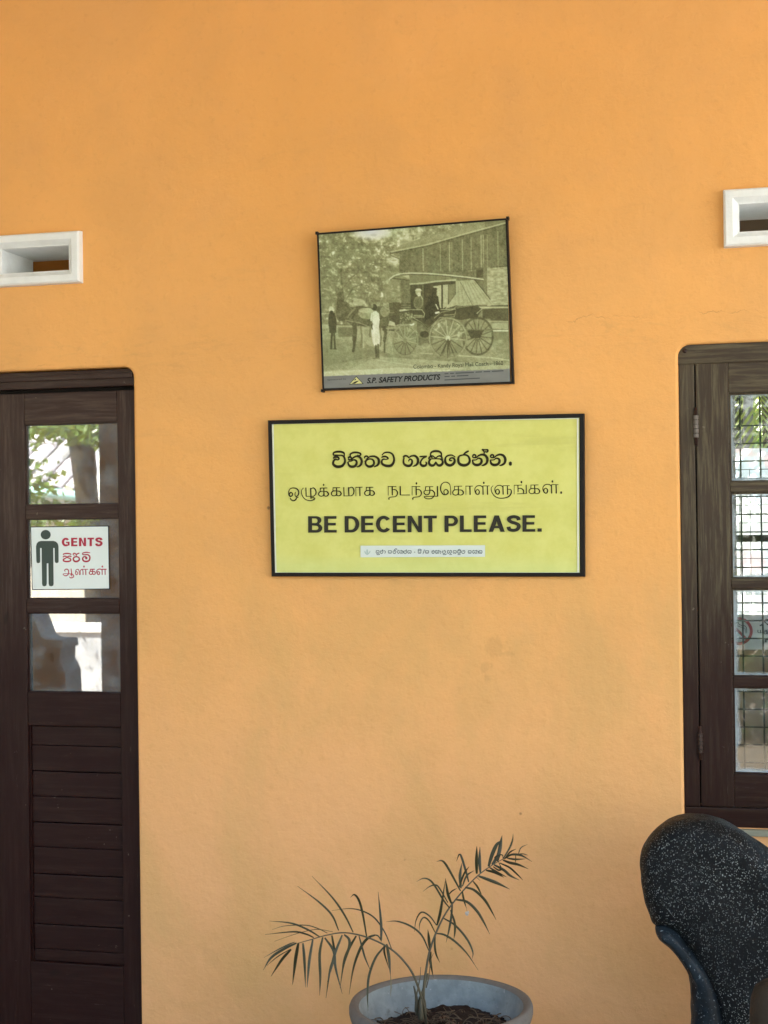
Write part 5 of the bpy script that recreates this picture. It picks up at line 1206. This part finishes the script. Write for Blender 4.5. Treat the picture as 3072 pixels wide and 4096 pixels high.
# house with tiled roof beyond the wall
hy = -15.0
hs = thing('tiled_house', 'low house with a pale clay-tiled roof mirrored in the top door pane', 'house', (mir(120, 1000, hy).x, hy, -.3))
rl, rr_, = mir(-250, 1010, hy), mir(330, 1085, hy)
zt = lambda x: rl.z+(x-rl.x)/(rr_.x-rl.x)*(rr_.z-rl.z)
M['tile'] = simple('pale_weathered_tile', (.44, .41, .42), .8, .3, 3, .4, .02)
M['tile2'] = simple('lichen_stained_tile', (.34, .34, .32), .8, .3, 3, .4, .02)
mbw = MB(); mbw.box(min(rl.x, rr_.x), max(rl.x, rr_.x), hy-5, hy-.6, -.3, min(rl.z, rr_.z)-.05); mbw.build('house_wall', simple('cream_house_wall', (.55, .50, .40), .8), hs)
tw_, tl_ = .30, .42; slope = R(27)
tproto = None; n_t = 0
xs = np.arange(min(rl.x, rr_.x), max(rl.x, rr_.x), tw_)
for j in range(9):
    for i_, x in enumerate(xs):
        if n_t >= 290: break
        y = hy-j*tl_*math.cos(slope); z = zt(x)+j*tl_*math.sin(slope)
        if tproto is None:
            v, f = [], []
            for kk in range(2):
                for q_ in range(6):
                    a_ = math.pi*q_/5; v.append((tw_*.49*-math.cos(a_), -kk*(tl_+.06)*math.cos(slope), kk*(tl_+.06)*math.sin(slope)+.06*math.sin(a_)))
            f = [(q_, q_+1, q_+7, q_+6) for q_ in range(5)]
            tproto = mesh('roof_tile', v, f, True)
            tproto2 = tproto.copy(); tproto.materials.append(M['tile']); tproto2.materials.append(M['tile2'])
        o = bpy.data.objects.new('roof_tile', tproto if random.random() < .7 else tproto2); COL.objects.link(o); o.parent = hs; o.matrix_parent_inverse = Matrix.Translation(-hs.location)
        o.location = (x+random.uniform(-.01, .01), y, z+random.uniform(-.008, .008)+.012*(j % 2)); n_t += 1
rbk = MB(); x0_, x1_ = min(rl.x, rr_.x), max(rl.x, rr_.x); dd = 9*tl_
rbk.add([(x0_, hy, zt(x0_)-.03), (x1_, hy, zt(x1_)-.03), (x1_, hy-dd*math.cos(slope), zt(x1_)+dd*math.sin(slope)-.03), (x0_, hy-dd*math.cos(slope), zt(x0_)+dd*math.sin(slope)-.03)], [(0, 1, 2, 3)]); rbk.build('roof_deck', M['tile2'], hs)
g_ = MB(); g_.tube([(x0_, hy+.10, zt(x0_)-.05), (x1_, hy+.10, zt(x1_)-.05)], .075, 10); g_.build('gutter', simple('pale_cyan_gutter', (.42, .66, .62), .5), hs, True)
pole = MB(); pa = mir(218, 1150, -12); pole.tube([(pa.x, -12, -.3), (pa.x+.02, -12, mir(216, 935, -12).z)], .05, 8)
tag(pole.build('white_pole', simple('white_pole_paint', (.8, .8, .76), .6), None, True), 'thin white pole mirrored beside the tree trunk in the top door pane', 'pole')
# trunk leaning across the mirrored view, bright canopy above
ta, tb = mir(206, 1250, -10.5), mir(168, 860, -10.5)
tt = thing('leaning_tree', 'dark leaning tree trunk with bright leaves mirrored in the top door pane', 'tree', (ta.x, -10.5, -.3))
P0 = Vector((ta.x+(ta.x-tb.x)*.3, -10.5, -.3)); mb = MB(); mb.tube([P0, ta, ta.lerp(tb, .5), tb, tb+(tb-ta)*.5], [.13, .12, .13, .16, .16], 12); mb.build('trunk', simple('olive_brown_bark', (.05, .045, .032), .9, .3, 8, .8, .02), tt, True)
def leaf_blob(mb_v, mb_f, c, rad, n, size, rg):
    for k in range(n):
        p = Vector(c)+Vector((rg.gauss(0, 1)*rad[0], rg.gauss(0, 1)*rad[1], rg.gauss(0, 1)*rad[2]))
        d = Vector((rg.uniform(-1, 1), rg.uniform(-1, 1), rg.uniform(-1, .3))).normalized(); s_ = d.cross(Vector((rg.uniform(-1, 1), rg.uniform(-1, 1), rg.uniform(-1, 1)))).normalized(); L = size*rg.uniform(.6, 1.4)
        o = len(mb_v); mb_v += [p, p+d*L*.5+s_*L*.25, p+d*L, p+d*L*.5-s_*L*.25]; mb_f.append((o, o+1, o+2, o+3))
rg = random.Random(4)
v, f = [], []
leaf_blob(v, f, mir(190, 925, -7.4), (.26, .3, .06), 700, .09, rg); leaf_blob(v, f, mir(95, 915, -7.6), (.16, .3, .05), 260, .09, rg); leaf_blob(v, f, mir(70, 1040, -8.0), (.12, .2, .12), 170, .09, rg); leaf_blob(v, f, mir(110, 1122, -8.0), (.5, .2, .05), 260, .08, rg)
for k in range(9): leaf_blob(v, f, (tb.x+rg.uniform(-2, 2), -10.5+rg.uniform(-1.5, 1.5), tb.z+1.5+rg.uniform(-.4, 1.6)), (.5, .5, .4), 320, .2, rg)
link('crown', mesh('crown', v, f), M['foliage'], tt, 'stuff')
# made-up hedge further right, darkening what the window mirrors
hv, hf = [], []
for k in range(60): leaf_blob(hv, hf, (rg.uniform(-4.5, 7), -9.5+rg.uniform(-.6, .6), rg.uniform(-.1, 2.3)), (.35, .3, .35), 130, .16, rg)
hd_ = link('hedge', mesh('hedge', hv, hf), leafmat('dark_hedge', (.02, .045, .012), (.05, .09, .02)), None, 'stuff'); tag(hd_, 'dark leafy hedge added along the courtyard to darken the window reflection', 'hedge')
for k, (x, y, h) in enumerate(((-14, -19, 5.2), (-8.5, -20, 6.0), (-2.5, -18, 5.4), (3.5, -19, 6.2), (9, -18, 5.0), (-20, -19, 6))):
    tree_leafy('garden_tree', (x, y, -.3), h, 2.6, 1500, M['foliage'], M['bark'], ('second from the left', 'third from the left', 'fourth from the left', 'fifth from the left', 'rightmost', 'leftmost')[k]+' leafy garden tree beyond the courtyard, mirrored in the glass', 50+k, size=.34, group='garden trees beyond the courtyard')

# ---- behind the office: backlit white sheet, grey post, palm fronds
sh_y = BY+1.6; zs_ = V(1620, 969, sh_y)[2]
t = NT('backlit_white_sheet'); pc_ = t.mix(t.mapr(t.noise(3.2, 2), .45, .6), (.80, .84, .86), (.62, .72, .86)); pc_ = t.mix(t.math('MULTIPLY', t.mapr(t.noise(4.1, 2, .5, t.scaled((1, 1, 1), None, (7, 0, 3))), .56, .64), .6), pc_, (.86, .56, .64))
d1 = t.n('ShaderNodeBsdfDiffuse', Color=pc_); d2 = t.n('ShaderNodeBsdfTranslucent', Color=pc_); mx = t.n('ShaderNodeMixShader'); mx.inputs[0].default_value = .8; t.set(mx.inputs[1], d1.outputs[0]); t.set(mx.inputs[2], d2.outputs[0]); t.t.links.new(mx.outputs[0], t.out.inputs[0])
sh = mesh('white_sheet', [(OX0-1, sh_y, .2), (OX1+1, sh_y, .2), (OX1+1, sh_y, zs_), (OX0-1, sh_y, zs_)], [(0, 1, 2, 3)])
tag(link('white_sheet', sh, t.m), 'bright white sheet behind the office seen through the window mesh', 'sheet')
pxa, pxb = V(1606, 920, sh_y+.5)[0], V(1627, 920, sh_y+.5)[0]
tag(box('grey_post', pxa, pxb, sh_y+.4, sh_y+.6, -.3, 4.6, simple('purplish_grey_post', (.17, .15, .17), .8), None, .01), 'square grey post between palm fronds in the top window pane', 'post')
def outside_palm(name, base, h, seed, label):
    rg = random.Random(seed); t = thing(name, label, 'palm', base, 'palms behind the office')
    mb = MB(); mb.tube([base, (base[0]+.05, base[1], h*.5), (base[0], base[1], h)], [.12, .10, .09], 8); mb.build('trunk', M['bark'], t, True)
    for k in range(15):
        a = 6.283*k/15+rg.uniform(-.2, .2); el = rg.uniform(.0, .9); v, f = [], []; P = Vector((base[0], base[1], h)); d = Vector((math.cos(a)*math.cos(el), math.sin(a)*math.cos(el), math.sin(el)))
        pts = []
        for s_ in range(12): pts.append(P.copy()); P = P+d*.15; d = (d+Vector((0, 0, -.16))).normalized()
        for s_ in range(1, 12):
            for sd_ in (-1, 1):
                for q_ in range(2):
                    p = pts[s_-1].lerp(pts[s_], q_*.5); tg = (pts[s_]-pts[s_-1]).normalized(); s2 = tg.cross(Vector((0, 0, 1))).normalized()*sd_
                    L = .42*math.sin(math.pi*min(1, (s_+1)/12.5))+.08; e = p+(s2*.75+tg*.55+Vector((0, 0, -.55))).normalized()*L; w_ = tg*.016; o = len(v); v += [p-w_, p+w_, p.lerp(e, .5)+w_*1.2, e, p.lerp(e, .5)-w_*1.2]; f.append((o, o+1, o+2, o+3, o+4))
        link('frond', mesh('frond', v, f), M['palmleaf'], t)
outside_palm('backyard_palm', (V(1575, 900, sh_y+1.3)[0], sh_y+1.3, -.3), 3.0, 3, 'yellow-green palm left of the grey post in the top window pane')
outside_palm('backyard_palm', (V(1668, 900, sh_y+1.0)[0], sh_y+1.0, -.3), 3.1, 8, 'yellow-green palm right of the grey post in the top window pane')
hv, hf = [], []
for k in range(70): leaf_blob(hv, hf, (V(1620, 900, 10)[0]+rg.uniform(-4, 4), 9.5+rg.uniform(-.6, .6), rg.uniform(.2, 5.2)), (.4, .3, .4), 110, .17, rg)
hd_ = link('backyard_foliage', mesh('backyard_foliage', hv, hf), M['foliage'], None, 'stuff'); tag(hd_, 'dark green foliage behind the palms in the top window pane', 'foliage')

# unseen white wall past the veranda's right end, added to bounce sunlight along the wall
ws = thing('bounce_wall', 'unseen whitewashed wall added beyond the right end of the veranda to bounce light', 'wall', (6.4, -5, -.3))
box('masonry', 6.4, 6.6, -12, .0, -.3, 4.2, M['whitewash'], ws, .01)
wl_ = thing('left_light_blocker', 'unseen ochre wall added at the left end of the veranda to block light', 'wall', (-7.1, -2.2, 0))  # added out of view to cut light from the left
box('masonry', -7.2, -7.0, -4.3, .0, -.3, 3.7, M['inner'], wl_, .01)

bv_, bf_ = [], []  # tree belt added out of view to hold back light from the front
for k in range(150): leaf_blob(bv_, bf_, (rg.uniform(-26, 9), -21+rg.uniform(-1, 1), rg.uniform(.2, 6.5)), (.8, .5, .7), 80, .34, rg)
tag(link('sky_blocking_trees', mesh('sky_blocking_trees', bv_, bf_), M['foliage'], None, 'stuff'), 'dense green belt of trees added far beyond the courtyard to block sky light', 'trees')
